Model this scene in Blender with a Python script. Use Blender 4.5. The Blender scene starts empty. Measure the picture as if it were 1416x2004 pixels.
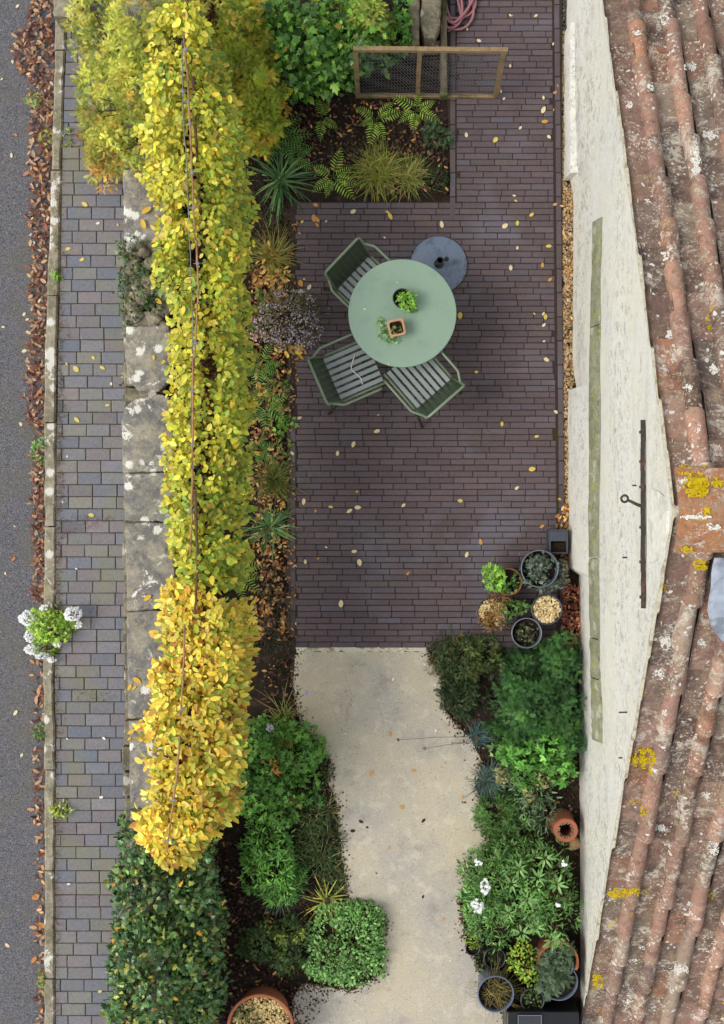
import bpy, math, random
import numpy as np
from mathutils import Vector, Matrix

random.seed(7)
rng = np.random.default_rng(11)
S = bpy.context.scene
COL = S.collection
R = math.radians

# ------------------------------------------------------------------ camera
H = 12.1            # camera height above the terrace
F = 2784.0          # focal length in photograph pixels (photo is 1416 x 2004)
cam_d = bpy.data.cameras.new('camera')
cam = bpy.data.objects.new('camera', cam_d)
COL.objects.link(cam)
cam.location = (0, 0, H)
cam.rotation_euler = (0, 0, 0)
cam_d.sensor_fit = 'VERTICAL'
cam_d.sensor_height = 24.0
cam_d.lens = F / 2004 * 24.0
cam_d.clip_start = 0.1
cam_d.clip_end = 500
S.camera = cam

# ------------------------------------------------------------------ sky and sun
SUN_EL, SUN_AZ = R(50), R(262)      # azimuth clockwise from +Y (sun in the lower left of the picture)
w = bpy.data.worlds.new('World')
S.world = w
w.use_nodes = True
nt = w.node_tree
bg = nt.nodes['Background']
sky = nt.nodes.new('ShaderNodeTexSky')
sky.sky_type = 'NISHITA'
sky.sun_disc = False
sky.sun_elevation = SUN_EL
sky.sun_rotation = SUN_AZ
hs = nt.nodes.new('ShaderNodeHueSaturation')   # thin cloud: much of the blue is washed out
hs.inputs['Saturation'].default_value = 0.22
nt.links.new(sky.outputs[0], hs.inputs['Color'])
nt.links.new(hs.outputs[0], bg.inputs['Color'])
bg.inputs['Strength'].default_value = 0.15
sd = bpy.data.lights.new('sun', 'SUN')
sd.energy = 1.5
sd.angle = R(28)
sd.color = (1.0, 0.95, 0.87)
sun = bpy.data.objects.new('sun', sd)
COL.objects.link(sun)
dv = Vector((math.sin(SUN_AZ) * math.cos(SUN_EL), math.cos(SUN_AZ) * math.cos(SUN_EL), math.sin(SUN_EL)))
sun.rotation_euler = dv.to_track_quat('Z', 'Y').to_euler()
S.view_settings.view_transform = 'Standard'
S.view_settings.look = 'None'
S.view_settings.exposure = 0.55
S.view_settings.gamma = 1.0

# ------------------------------------------------------------------ helpers
def P(px, py, z=0.0):
    """world point at height z seen at photo pixel px,py"""
    s = (H - z) / F
    return np.array(((px - 708) * s, (1002 - py) * s, z))

def lin(*c):
    o = []
    for v in c:
        v = v / 255.0
        o.append(v / 12.92 if v <= 0.04045 else ((v + 0.055) / 1.055) ** 2.4)
    return tuple(o)

def tag(o, label=None, cat=None, group=None, kind=None):
    if label: o['label'] = label
    if cat: o['category'] = cat
    if group: o['group'] = group
    if kind: o['kind'] = kind
    return o

def thing(name, label, cat, loc=(0, 0, 0), rz=0.0, group=None):
    o = bpy.data.objects.new(name, None)
    o.empty_display_size = 0.1
    COL.objects.link(o)
    o.location = tuple(float(v) for v in loc)
    o.rotation_euler = (0, 0, rz)
    return tag(o, label, cat, group)

def link_mesh(name, me, mats, parent):
    o = bpy.data.objects.new(name, me)
    COL.objects.link(o)
    if not isinstance(mats, (list, tuple)): mats = [mats]
    for m in mats: me.materials.append(m)
    if parent is not None: o.parent = parent
    return o

class MB:
    """collects primitives of one part; every primitive may carry its own colour"""
    def __init__(s, org=(0, 0, 0)):
        s.v = []; s.f = []; s.c = []; s.m = []; s.org = np.array(org, float)
    def add(s, vs, fs, col=(1, 1, 1), mi=0):
        b = len(s.v)
        for p in vs:
            s.v.append((p[0] - s.org[0], p[1] - s.org[1], p[2] - s.org[2])); s.c.append(col)
        for f in fs:
            s.f.append(tuple(i + b for i in f)); s.m.append(mi)
    def box(s, c, size, rz=0.0, col=(1, 1, 1), mi=0, bev=0.0, jit=0.0):
        hx, hy, hz = size[0] / 2, size[1] / 2, size[2] / 2
        b = min(bev, hx * .45, hy * .45, hz * .9)
        cs, sn = math.cos(rz), math.sin(rz)
        def q(x, y, z):
            if jit: x += random.uniform(-jit, jit); y += random.uniform(-jit, jit)
            return (c[0] + x * cs - y * sn, c[1] + x * sn + y * cs, c[2] + z)
        if b <= 0:
            vs = [q(x, y, z) for z in (-hz, hz) for x, y in ((-hx, -hy), (hx, -hy), (hx, hy), (-hx, hy))]
            fs = [(3, 2, 1, 0), (4, 5, 6, 7)] + [(i, (i + 1) % 4, 4 + (i + 1) % 4, 4 + i) for i in range(4)]
        else:
            def ring(z, ins, cut):
                x, y = hx - ins, hy - ins
                return [q(a, d, z) for a, d in ((-x + cut, -y), (x - cut, -y), (x, -y + cut), (x, y - cut),
                                                (x - cut, y), (-x + cut, y), (-x, y - cut), (-x, -y + cut))]
            vs = ring(-hz, 0, b * .6) + ring(hz - b, 0, b * .6) + ring(hz - b * .3, b * .35, b * .6) + ring(hz, b, b * .6)
            fs = [tuple(range(7, -1, -1)), tuple(range(24, 32))]
            for k in range(3):
                fs += [(k * 8 + i, k * 8 + (i + 1) % 8, k * 8 + 8 + (i + 1) % 8, k * 8 + 8 + i) for i in range(8)]
        s.add(vs, fs, col, mi)
    def prism(s, poly, z0, z1, col=(1, 1, 1), mi=0):
        n = len(poly)
        vs = [(p[0], p[1], z0) for p in poly] + [(p[0], p[1], z1) for p in poly]
        area = sum(poly[i][0] * poly[(i + 1) % n][1] - poly[(i + 1) % n][0] * poly[i][1] for i in range(n))
        top = tuple(range(n, 2 * n)); sides = [(i, (i + 1) % n, n + (i + 1) % n, n + i) for i in range(n)]
        if area < 0:
            top = top[::-1]; sides = [f[::-1] for f in sides]
        s.add(vs, [top] + sides, col, mi)
    def tube(s, pts, r, n=8, col=(1, 1, 1), mi=0, caps=True):
        pts = [Vector(tuple(float(a) for a in p)) for p in pts]
        rs = r if isinstance(r, (list, tuple)) else [r] * len(pts)
        vs = []
        up = Vector((0, 0, 1))
        for i, p in enumerate(pts):
            a = pts[max(i - 1, 0)]; b = pts[min(i + 1, len(pts) - 1)]
            d = (b - a).normalized()
            x = d.cross(up)
            if x.length < 1e-3: x = d.cross(Vector((0, 1, 0)))
            x.normalize(); y = d.cross(x)
            for k in range(n):
                t = 2 * math.pi * k / n
                vs.append(p + (x * math.cos(t) + y * math.sin(t)) * rs[i])
        fs = []
        for i in range(len(pts) - 1):
            for k in range(n):
                fs.append((i * n + k, i * n + (k + 1) % n, (i + 1) * n + (k + 1) % n, (i + 1) * n + k))
        if caps:
            fs.append(tuple(range(n - 1, -1, -1))); fs.append(tuple(range((len(pts) - 1) * n, len(pts) * n)))
        s.add(vs, fs, col, mi)
    def lathe(s, prof, c, n=40, col=(1, 1, 1), mi=0, wob=0.0, square=0.0, rz=0.0):
        vs = []
        ph = random.random() * 6
        for (r, z) in prof:
            for k in range(n):
                t = 2 * math.pi * k / n
                rr = r * (1 + wob * math.sin(3 * t + ph))
                if square:
                    q = 1 / max(abs(math.cos(t)), abs(math.sin(t)))
                    rr *= 1 + (min(q, 1.30) - 1) * square
                vs.append((c[0] + rr * math.cos(t + rz), c[1] + rr * math.sin(t + rz), c[2] + z))
        fs = []
        for i in range(len(prof) - 1):
            for k in range(n):
                fs.append((i * n + k, i * n + (k + 1) % n, (i + 1) * n + (k + 1) % n, (i + 1) * n + k))
        fs.append(tuple(range((len(prof) - 1) * n, len(prof) * n)))
        fs.append(tuple(range(n - 1, -1, -1)))
        s.add(vs, fs, col, mi)
    def build(s, name, mats, parent=None, smooth=False, loc=None):
        me = bpy.data.meshes.new(name)
        me.from_pydata([tuple(float(a) for a in p) for p in s.v], [], s.f)
        at = me.color_attributes.new('Col', 'FLOAT_COLOR', 'POINT')
        at.data.foreach_set('color', np.array([(c[0], c[1], c[2], 1) for c in s.c], dtype=np.float32).ravel())
        me.polygons.foreach_set('material_index', s.m)
        if smooth: me.polygons.foreach_set('use_smooth', [True] * len(s.f))
        me.update()
        o = link_mesh(name, me, mats, parent)
        if loc is not None: o.location = tuple(float(a) for a in loc)
        return o

def smooth_by_angle(o, deg=40):
    me = o.data
    me.polygons.foreach_set('use_smooth', [True] * len(me.polygons))
    me.set_sharp_from_angle(angle=R(deg))

# ------------------------------------------------------------------ materials
def new_mat(name):
    m = bpy.data.materials.new(name); m.use_nodes = True
    t = m.node_tree
    return m, t, t.nodes['Principled BSDF']

class NG:
    """small node-writing helper"""
    def __init__(s, t):
        s.t = t
        s.tc = t.nodes.new('ShaderNodeTexCoord').outputs['Object']
    def n(s, kind, **kw):
        x = s.t.nodes.new(kind)
        for k, v in kw.items():
            if k in x.inputs: s.inp(x.inputs[k], v)
            else: setattr(x, k, v)
        return x
    def inp(s, sock, v):
        if hasattr(v, 'is_output'): s.t.links.new(v, sock)
        else:
            if isinstance(v, (tuple, list)) and len(v) == 3 and sock.type == 'RGBA': v = (*v, 1)
            sock.default_value = v
    def noise(s, scale, detail=4, rough=.6, vec=None, dist=0.0):
        x = s.n('ShaderNodeTexNoise'); x.inputs['Scale'].default_value = scale
        x.inputs['Detail'].default_value = detail; x.inputs['Roughness'].default_value = rough
        x.inputs['Distortion'].default_value = dist
        s.t.links.new(vec if vec is not None else s.tc, x.inputs['Vector'])
        return x.outputs['Fac']
    def vor(s, scale, vec=None, feature='F1', rnd=1.0):
        x = s.n('ShaderNodeTexVoronoi', feature=feature)
        x.inputs['Scale'].default_value = scale
        x.inputs['Randomness'].default_value = rnd
        s.t.links.new(vec if vec is not None else s.tc, x.inputs['Vector'])
        return x
    def ramp(s, fac, a, b, ca=(0, 0, 0), cb=(1, 1, 1)):
        x = s.n('ShaderNodeMapRange'); x.interpolation_type = 'SMOOTHSTEP'
        s.inp(x.inputs['Value'], fac)
        x.inputs['From Min'].default_value = a; x.inputs['From Max'].default_value = b
        return x.outputs['Result']
    def mix(s, fac, a, b, mode='MIX'):
        x = s.n('ShaderNodeMix', data_type='RGBA', blend_type=mode)
        s.inp(x.inputs[0], fac); s.inp(x.inputs[6], a); s.inp(x.inputs[7], b)
        return x.outputs[2]
    def math(s, op, a, b=0.0):
        x = s.n('ShaderNodeMath', operation=op)
        s.inp(x.inputs[0], a); s.inp(x.inputs[1], b)
        return x.outputs[0]
    def attr(s, name='Col'):
        x = s.n('ShaderNodeAttribute', attribute_name=name)
        return x.outputs['Color']
    def vadd(s, vec, colr, k):
        x = s.n('ShaderNodeVectorMath', operation='MULTIPLY_ADD')
        s.inp(x.inputs[0], colr); x.inputs[1].default_value = (k, k, k); s.inp(x.inputs[2], vec)
        return x.outputs[0]
    def scalevec(s, v3):
        x = s.n('ShaderNodeVectorMath', operation='MULTIPLY')
        s.t.links.new(s.tc, x.inputs[0]); x.inputs[1].default_value = v3
        return x.outputs[0]
    def bump(s, h, strength=.3, dist=.01):
        x = s.n('ShaderNodeBump'); x.inputs['Strength'].default_value = strength
        x.inputs['Distance'].default_value = dist
        s.inp(x.inputs['Height'], h)
        return x.outputs['Normal']

def mat_rough(name, base, var=.35, scale=30, rough=.85, bump=.3, spec=.3, use_attr=False, second=None, sscale=6, slo=.5, shi=.65):
    m, t, b = new_mat(name); g = NG(t)
    c = g.attr() if use_attr else None
    if c is None:
        c = g.n('ShaderNodeRGB').outputs[0]; c.default_value = (*base, 1)
    elif base is not None:
        c = g.mix(1.0, c, base, 'MULTIPLY')
    if second is not None:
        c = g.mix(g.ramp(g.noise(sscale, 5), slo, shi), c, second)
    n1 = g.noise(scale, 6, .7)
    k = g.n('ShaderNodeMapRange'); g.inp(k.inputs[0], n1)
    k.inputs[1].default_value = .25; k.inputs[2].default_value = .75
    k.inputs[3].default_value = 1 - var; k.inputs[4].default_value = 1 + var
    c = g.mix(1.0, c, k.outputs[0], 'MULTIPLY')
    g.inp(b.inputs['Base Color'], c)
    b.inputs['Roughness'].default_value = rough
    b.inputs['Specular IOR Level'].default_value = spec
    if bump: g.inp(b.inputs['Normal'], g.bump(n1, bump, .006))
    return m

def mat_leaf(name, rough=.45, trans=.25, spec=.4):
    m, t, b = new_mat(name); g = NG(t)
    c = g.attr()
    c = g.mix(1.0, c, g.math('ADD', g.math('MULTIPLY', g.noise(60, 3), .7), .65), 'MULTIPLY')
    g.inp(b.inputs['Base Color'], c)
    b.inputs['Roughness'].default_value = rough
    b.inputs['Specular IOR Level'].default_value = spec
    tr = g.n('ShaderNodeBsdfTranslucent'); g.inp(tr.inputs['Color'], c)
    mx = g.n('ShaderNodeMixShader'); mx.inputs[0].default_value = trans
    t.links.new(b.outputs[0], mx.inputs[1]); t.links.new(tr.outputs[0], mx.inputs[2])
    t.links.new(mx.outputs[0], t.nodes['Material Output'].inputs[0])
    return m

M = {}
M['leaf'] = mat_leaf('leaf')
M['leaf_gloss'] = mat_leaf('glossy_leaf', .32, .12, .5)
M['dead'] = mat_leaf('dead_leaf', .65, .1, .25)
M['stalk'] = mat_rough('green_stalk', lin(104, 120, 56), .2, 40, .7, .2, .2)
M['flower'] = mat_leaf('petal', .6, .12, .2)

# brick paver: own colour per brick, damp patches
def m_brick():
    m, t, b = new_mat('clay_paver'); g = NG(t)
    c = g.attr()
    n1 = g.noise(40, 6, .8); n2 = g.noise(1.3, 4, .55); n3 = g.noise(75, 3, .6)
    c = g.mix(1, c, g.math('ADD', g.math('MULTIPLY', n1, 1.0), .5), 'MULTIPLY')
    c = g.mix(g.math('MULTIPLY', g.ramp(n3, .62, .74), .5), c, lin(124, 110, 106))
    c = g.mix(g.math('MULTIPLY', g.ramp(n2, .54, .7), .5), c, lin(104, 104, 116))     # bluish wet sheen put into the colour
    c = g.mix(g.math('MULTIPLY', g.ramp(g.noise(2.1, 4, .6), .58, .72), .45), c, lin(62, 58, 44))  # algae
    g.inp(b.inputs['Base Color'], c)
    rr = g.n('ShaderNodeMapRange'); g.inp(rr.inputs[0], n2)
    rr.inputs[1].default_value = .4; rr.inputs[2].default_value = .7; rr.inputs[3].default_value = .75; rr.inputs[4].default_value = .42
    g.inp(b.inputs['Roughness'], rr.outputs[0]); b.inputs['Specular IOR Level'].default_value = .4
    g.inp(b.inputs['Normal'], g.bump(n1, .5, .004))
    return m
M['brick'] = m_brick()
M['joint'] = mat_rough('joint_sand', lin(60, 50, 48), .5, 120, .95, .5, .1, second=lin(58, 54, 34), sscale=5)
def m_block():
    m, t, b = new_mat('concrete_block'); g = NG(t)
    c = g.attr()
    n1 = g.noise(38, 6, .8); n3 = g.noise(85, 3, .65); n2 = g.noise(2.2, 4, .6)
    c = g.mix(1, c, g.math('ADD', g.math('MULTIPLY', n1, 1.1), .45), 'MULTIPLY')
    c = g.mix(g.math('MULTIPLY', g.ramp(g.noise(14, 5, .7), .52, .68), .45), c, lin(124, 122, 104))
    c = g.mix(g.math('MULTIPLY', g.ramp(n2, .5, .68), .55), c, lin(126, 126, 100))
    c = g.mix(g.math('MULTIPLY', g.ramp(n3, .62, .74), .6), c, lin(160, 156, 148))
    c = g.mix(g.math('MULTIPLY', g.ramp(n3, .40, .28), .6), c, lin(66, 62, 62))
    g.inp(b.inputs['Base Color'], c); b.inputs['Roughness'].default_value = .8
    b.inputs['Specular IOR Level'].default_value = .25
    g.inp(b.inputs['Normal'], g.bump(n1, .5, .004))
    return m
M['block'] = m_block()
M['bjoint'] = mat_rough('path_joint', lin(78, 70, 65), .5, 120, .95, .5, .1, second=lin(70, 68, 44), sscale=6)

def m_asphalt():
    m, t, b = new_mat('asphalt'); g = NG(t)
    n = g.noise(95, 4, .75); n2 = g.noise(3, 5, .6)
    c = g.mix(g.ramp(n, .34, .68), lin(66, 66, 72), lin(124, 122, 126))
    c = g.mix(g.math('MULTIPLY', g.ramp(g.noise(60, 3, .6), .64, .70), .75), c, lin(176, 172, 164))
    c = g.mix(g.math('MULTIPLY', g.ramp(n2, .45, .7), .5), c, lin(104, 100, 84))
    c = g.mix(g.ramp(n, .40, .30), c, lin(42, 41, 42))
    g.inp(b.inputs['Base Color'], c); b.inputs['Roughness'].default_value = .85
    b.inputs['Specular IOR Level'].default_value = .25
    g.inp(b.inputs['Normal'], g.bump(n, .6, .006))
    return m
M['asphalt'] = m_asphalt()

def m_drive():
    m, t, b = new_mat('exposed_concrete'); g = NG(t)
    n = g.noise(85, 5, .75); n2 = g.noise(1.3, 6, .65, dist=.3); n3 = g.noise(7, 6, .7)
    c = g.mix(g.ramp(n2, .34, .68), lin(190, 180, 156), lin(172, 167, 158))
    c = g.mix(g.math('MULTIPLY', g.ramp(n3, .5, .66), .6), c, lin(206, 198, 178))
    c = g.mix(g.math('MULTIPLY', g.ramp(g.noise(3.4, 6, .75, dist=.6), .58, .66), .35), c, lin(150, 138, 116))
    c = g.mix(g.math('MULTIPLY', g.ramp(g.noise(2.6, 6, .7), .54, .70), .55), c, lin(132, 126, 120))
    c = g.mix(1, c, g.math('ADD', g.math('MULTIPLY', n, .8), .58), 'MULTIPLY')
    c = g.mix(g.math('MULTIPLY', g.ramp(g.noise(62, 3, .6), .60, .70), .7), c, lin(206, 198, 180))
    c = g.mix(g.math('MULTIPLY', g.ramp(g.noise(70, 3, .6), .40, .28), .7), c, lin(112, 100, 84))
    g.inp(b.inputs['Base Color'], c); b.inputs['Roughness'].default_value = .8
    b.inputs['Specular IOR Level'].default_value = .25
    g.inp(b.inputs['Normal'], g.bump(n, .5, .005))
    return m
M['drive'] = m_drive()
M['soil'] = mat_rough('garden_soil', lin(46, 38, 32), .6, 60, .95, .9, .15, second=lin(70, 58, 48), sscale=7, slo=.5, shi=.7)
M['potting'] = mat_rough('potting_soil', lin(36, 31, 28), .6, 90, .95, .9, .15, second=lin(54, 44, 36), sscale=20)
M['earth'] = mat_rough('earth', lin(92, 88, 60), .5, 3, .95, .3, .1, second=lin(74, 84, 46), sscale=.7)
M['mulch'] = mat_rough('mulch', None, .4, 60, .9, .4, .2, use_attr=True)
M['pebble'] = mat_rough('pebble', None, .3, 80, .8, .2, .3, use_attr=True)

def m_stone(name, base, dark, white=.5, moss=.3, yellow=0.0):
    m, t, b = new_mat(name); g = NG(t)
    n1 = g.noise(28, 7, .82); n2 = g.noise(6, 6, .75)
    c = g.mix(g.ramp(n2, .38, .62), base, dark)
    c = g.mix(1, c, g.math('ADD', g.math('MULTIPLY', n1, 1.5), .25), 'MULTIPLY')
    c = g.mix(g.math('MULTIPLY', g.ramp(g.noise(13, 6, .8, dist=.5), .53, .62), .7), c, lin(168, 156, 128))
    c = g.mix(g.math('MULTIPLY', g.ramp(g.noise(20, 6, .8), .56, .64), .6), c, lin(66, 66, 66))
    if moss: c = g.mix(g.math('MULTIPLY', g.ramp(g.noise(9, 6, .7, dist=.5), .55, .68), moss), c, lin(92, 92, 50))
    if yellow: c = g.mix(g.math('MULTIPLY', g.ramp(g.noise(11, 6, .75), .52, .64), yellow), c, lin(176, 168, 58))
    if white:
        wv = g.vadd(g.tc, g.n('ShaderNodeTexNoise', Scale=30.0).outputs['Color'], .05)
        v = g.vor(7, wv)
        spot = g.math('MAXIMUM', g.ramp(v.outputs['Distance'], .30, .20), g.ramp(g.noise(5, 6, .75, dist=.4), .575, .61))
        keep = g.ramp(g.noise(3.2, 3, .5), .44, .50)
        c = g.mix(g.math('MULTIPLY', g.math('MULTIPLY', spot, keep), white), c, lin(226, 224, 214))
    g.inp(b.inputs['Base Color'], c); b.inputs['Roughness'].default_value = .9
    b.inputs['Specular IOR Level'].default_value = .2
    g.inp(b.inputs['Normal'], g.bump(n1, .8, .012))
    return m
M['coping'] = m_stone('coping_stone', lin(160, 154, 138), lin(116, 114, 112), .95, .3)
M['kerbstone'] = m_stone('kerb_stone', lin(158, 150, 132), lin(126, 120, 100), .8, .5)
M['ledge'] = m_stone('ledge_stone', lin(150, 150, 128), lin(122, 126, 98), .3, .5, .5)
M['rock'] = m_stone('rubble', lin(136, 128, 108), lin(92, 88, 74), .4, .5)

def m_plaster():
    m, t, b = new_mat('limewash'); g = NG(t)
    n1 = g.noise(11, 7, .78); n2 = g.noise(1.6, 5, .6); n3 = g.noise(26, 6, .8)
    big = g.noise(1.1, 4, .6, vec=g.scalevec((1, .45, 1.6)))
    big2 = g.noise(2.3, 5, .65, vec=g.scalevec((1, .5, 1.4)))
    dirt = g.ramp(big, .42, .60)
    c = g.mix(g.ramp(n2, .36, .66), (.88, .85, .73), (.87, .85, .79))
    c = g.mix(g.math('MULTIPLY', g.ramp(big2, .50, .68), .6), c, (.70, .68, .60))
    c = g.mix(g.math('MULTIPLY', g.ramp(n1, .50, .62), g.math('ADD', g.math('MULTIPLY', dirt, .7), .15)), c, (.50, .49, .45))
    c = g.mix(g.math('MULTIPLY', g.ramp(n1, .46, .36), .6), c, (.86, .85, .82))
    c = g.mix(g.math('MULTIPLY', g.ramp(n3, .55, .64), g.math('ADD', g.math('MULTIPLY', dirt, .8), .08)), c, (.27, .27, .25))
    c = g.mix(g.math('MULTIPLY', g.ramp(g.noise(17, 6, .8), .45, .36), .75), c, (.90, .89, .86))
    c = g.mix(g.math('MULTIPLY', g.ramp(g.noise(5, 6, .75), .54, .70), .6), c, (.66, .61, .46))
    g.inp(b.inputs['Base Color'], c); b.inputs['Roughness'].default_value = .9
    b.inputs['Specular IOR Level'].default_value = .15
    g.inp(b.inputs['Normal'], g.bump(g.math('ADD', n1, g.math('MULTIPLY', n3, .5)), 1.0, .03))
    return m
M['plaster'] = m_plaster()
M['mortar'] = mat_rough('verge_mortar', lin(200, 194, 174), .35, 50, .95, .6, .1, second=lin(150, 144, 120), sscale=14)

def m_tile():
    m, t, b = new_mat('clay_tile'); g = NG(t)
    n1 = g.noise(24, 7, .8); n2 = g.noise(5, 6, .75)
    c = g.attr()
    c = g.mix(1, c, g.math('ADD', g.math('MULTIPLY', n1, 1.4), .3), 'MULTIPLY')
    c = g.mix(g.math('MULTIPLY', g.ramp(n2, .50, .66), .7), c, lin(80, 64, 56))       # soot and algae
    c = g.mix(g.math('MULTIPLY', g.ramp(g.noise(8, 7, .8), .50, .62), .8), c, lin(150, 132, 110))  # grey crust
    c = g.mix(g.math('MULTIPLY', g.ramp(g.noise(34, 5, .75), .56, .66), .7), c, lin(176, 160, 138))
    c = g.mix(g.math('MULTIPLY', g.ramp(g.noise(17, 5, .75), .56, .66), .6), c, lin(82, 72, 54))
    wob = g.n('ShaderNodeTexNoise', Scale=22.0).outputs['Color']
    wv = g.vadd(g.tc, wob, .06)
    def spots(scale, r, keepn, lo, hi, colr, amt, cc, off):
        v = g.vor(scale, g.vadd(wv, wob, off))
        s1 = g.ramp(v.outputs['Distance'], r, r * .72)
        k = g.ramp(g.noise(keepn, 3, .6), lo, hi)
        return g.mix(g.math('MULTIPLY', g.math('MULTIPLY', s1, k), amt), cc, colr)
    c = spots(46, .30, 2.6, .47, .58, lin(196, 182, 160), .75, c, .0)
    c = spots(27, .28, 3.3, .53, .58, lin(212, 204, 188), .85, c, .05)
    c = spots(15, .26, 4.3, .55, .58, lin(218, 214, 204), .9, c, .12)
    c = g.mix(g.math('MULTIPLY', g.ramp(g.noise(3.0, 7, .82, dist=.3), .56, .66), .7), c, lin(92, 88, 80))
    lw = g.math('MULTIPLY', g.ramp(g.noise(4.5, 7, .8, dist=.4), .61, .64), g.ramp(g.noise(42, 5, .8), .42, .52))
    c = g.mix(lw, c, lin(206, 204, 200))
    lw2 = g.math('MULTIPLY', g.ramp(g.noise(3.4, 8, .85, dist=.5), .545, .57), g.ramp(g.noise(34, 5, .8), .42, .50))
    c = g.mix(g.math('MULTIPLY', lw2, .8), c, lin(192, 184, 168))
    yl = g.math('MULTIPLY', g.ramp(g.noise(3.1, 7, .78, dist=.3), .63, .65), g.ramp(g.noise(60, 3, .6), .38, .5))
    c = g.mix(yl, c, lin(206, 176, 28))
    g.inp(b.inputs['Base Color'], c); b.inputs['Roughness'].default_value = .85
    b.inputs['Specular IOR Level'].default_value = .25
    g.inp(b.inputs['Normal'], g.bump(n1, .7, .008))
    return m
M['tile'] = m_tile()
M['ridge'] = m_tile(); M['ridge'].name = 'ridge_tile'
M['lichen'] = mat_rough('yellow_lichen', lin(206, 178, 30), .45, 60, .95, 1.0, .1, second=lin(150, 128, 20), sscale=40)
M['wlichen'] = mat_rough('white_lichen', lin(224, 222, 212), .25, 60, .95, .8, .1)
M['lead'] = mat_rough('lead_sheet', lin(160, 168, 182), .25, 14, .5, .3, .5, second=lin(120, 126, 138), sscale=6)
M['iron'] = mat_rough('rusty_iron', lin(62, 56, 52), .5, 40, .8, .6, .3, second=lin(88, 66, 52), sscale=10)

def m_paint(name, base, rough, spec=.5, var=.08, scale=5, coat=0.0, second=None):
    m, t, b = new_mat(name); g = NG(t)
    n = g.noise(scale, 5, .6)
    c = g.mix(1, base, g.math('ADD', g.math('MULTIPLY', n, 2 * var), 1 - var), 'MULTIPLY')
    if second is not None: c = g.mix(g.math('MULTIPLY', g.ramp(g.noise(scale * 2.3, 5, .65), .48, .68), .6), c, second)
    g.inp(b.inputs['Base Color'], c)
    g.inp(b.inputs['Roughness'], g.math('ADD', g.math('MULTIPLY', n, .3), rough - .15))
    b.inputs['Specular IOR Level'].default_value = spec
    b.inputs['Coat Weight'].default_value = coat
    b.inputs['Coat Roughness'].default_value = .2
    g.inp(b.inputs['Normal'], g.bump(g.noise(90, 3, .6), .08, .003))
    return m
M['table'] = m_paint('sage_paint', lin(131, 155, 136), .5, .4, .06, 3, 0, lin(120, 143, 131))
M['chair'] = m_paint('olive_paint', lin(46, 60, 36), .36, .5, .15, 8, .15)
M['frame'] = m_paint('sage_tube', lin(112, 128, 102), .36, .5, .12, 8, .15)
M['slat'] = m_paint('sky_sheen_slat', lin(144, 157, 152), .4, .5, .10, 8, .1)  # same paint as the chair, lightened: sky reflection is in the colour
M['zinc'] = m_paint('zinc', lin(104, 110, 122), .45, .5, .2, 9)
M['plastic'] = m_paint('dark_plastic', lin(52, 54, 60), .4, .5, .15, 9)
M['black'] = m_paint('black_plastic', lin(24, 25, 28), .35, .5, .15, 9)
M['blue_pot'] = m_paint('blue_grey_glaze', lin(98, 108, 128), .35, .6, .2, 9)
M['slate'] = m_paint('slate_planter', lin(62, 66, 78), .5, .5, .2, 9)
M['gran'] = m_paint('granite_base', lin(104, 118, 138), .4, .5, .15, 6, .0, lin(70, 80, 98))
M['white'] = m_paint('white_plastic', lin(222, 222, 216), .5, .4, .05, 9)
M['hose'] = m_paint('pink_hose', lin(158, 106, 112), .45, .5, .1, 9)
M['terra'] = mat_rough('terracotta', lin(158, 96, 68), .22, 20, .85, .2, .25, second=lin(136, 96, 76), sscale=9)
M['buff'] = mat_rough('buff_clay', lin(186, 142, 112), .2, 20, .85, .2, .25, second=lin(160, 122, 98), sscale=9)
M['wood'] = mat_rough('weathered_wood', lin(140, 118, 88), .35, 26, .85, .4, .2, second=lin(112, 104, 72), sscale=5)
M['wood_dark'] = mat_rough('grey_timber', lin(126, 116, 96), .5, 18, .9, .8, .15, second=lin(84, 86, 56), sscale=6)
M['bark'] = mat_rough('bark', lin(98, 72, 54), .45, 40, .9, .6, .15)
M['cane'] = mat_rough('bamboo_cane', lin(158, 118, 82), .4, 16, .6, .2, .3, second=lin(112, 80, 58), sscale=9)
M['wire'] = m_paint('galvanised_wire', lin(104, 106, 110), .5, .5, .2, 20)
M['tie'] = m_paint('plastic_tie', lin(120, 128, 132), .5, .4, .1, 20)

# ------------------------------------------------------------------ leaf engine
def oval(w=1.0, fold=1.0, tip=-.10):
    h = [(.13, .15, .04), (.42, .235, .07), (.76, .17, .03)]
    V = [(0, 0, 0), (.18, 0, .0), (.46, 0, -.005), (.76, 0, -.03), (1, 0, tip)]
    V += [(a, b * w, c * fold) for a, b, c in h] + [(a, -b * w, c * fold) for a, b, c in h]
    T = [(0, 1, 5), (3, 4, 7), (1, 0, 8), (4, 3, 10)]
    Q = [(1, 2, 6, 5), (2, 3, 7, 6), (2, 1, 8, 9), (3, 2, 9, 10)]
    return np.array(V, float), T, Q
def small(w=1.0, fold=1.0, tip=-.10):
    V = [(0, 0, 0), (.34, 0, .0), (.7, 0, -.02), (1, 0, tip),
         (.28, .23 * w, .07 * fold), (.66, .20 * w, .05 * fold), (.28, -.23 * w, .07 * fold), (.66, -.20 * w, .05 * fold)]
    T = [(0, 1, 4), (2, 3, 5), (1, 0, 6), (3, 2, 7)]
    Q = [(1, 2, 5, 4), (2, 1, 6, 7)]
    return np.array(V, float), T, Q
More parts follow.
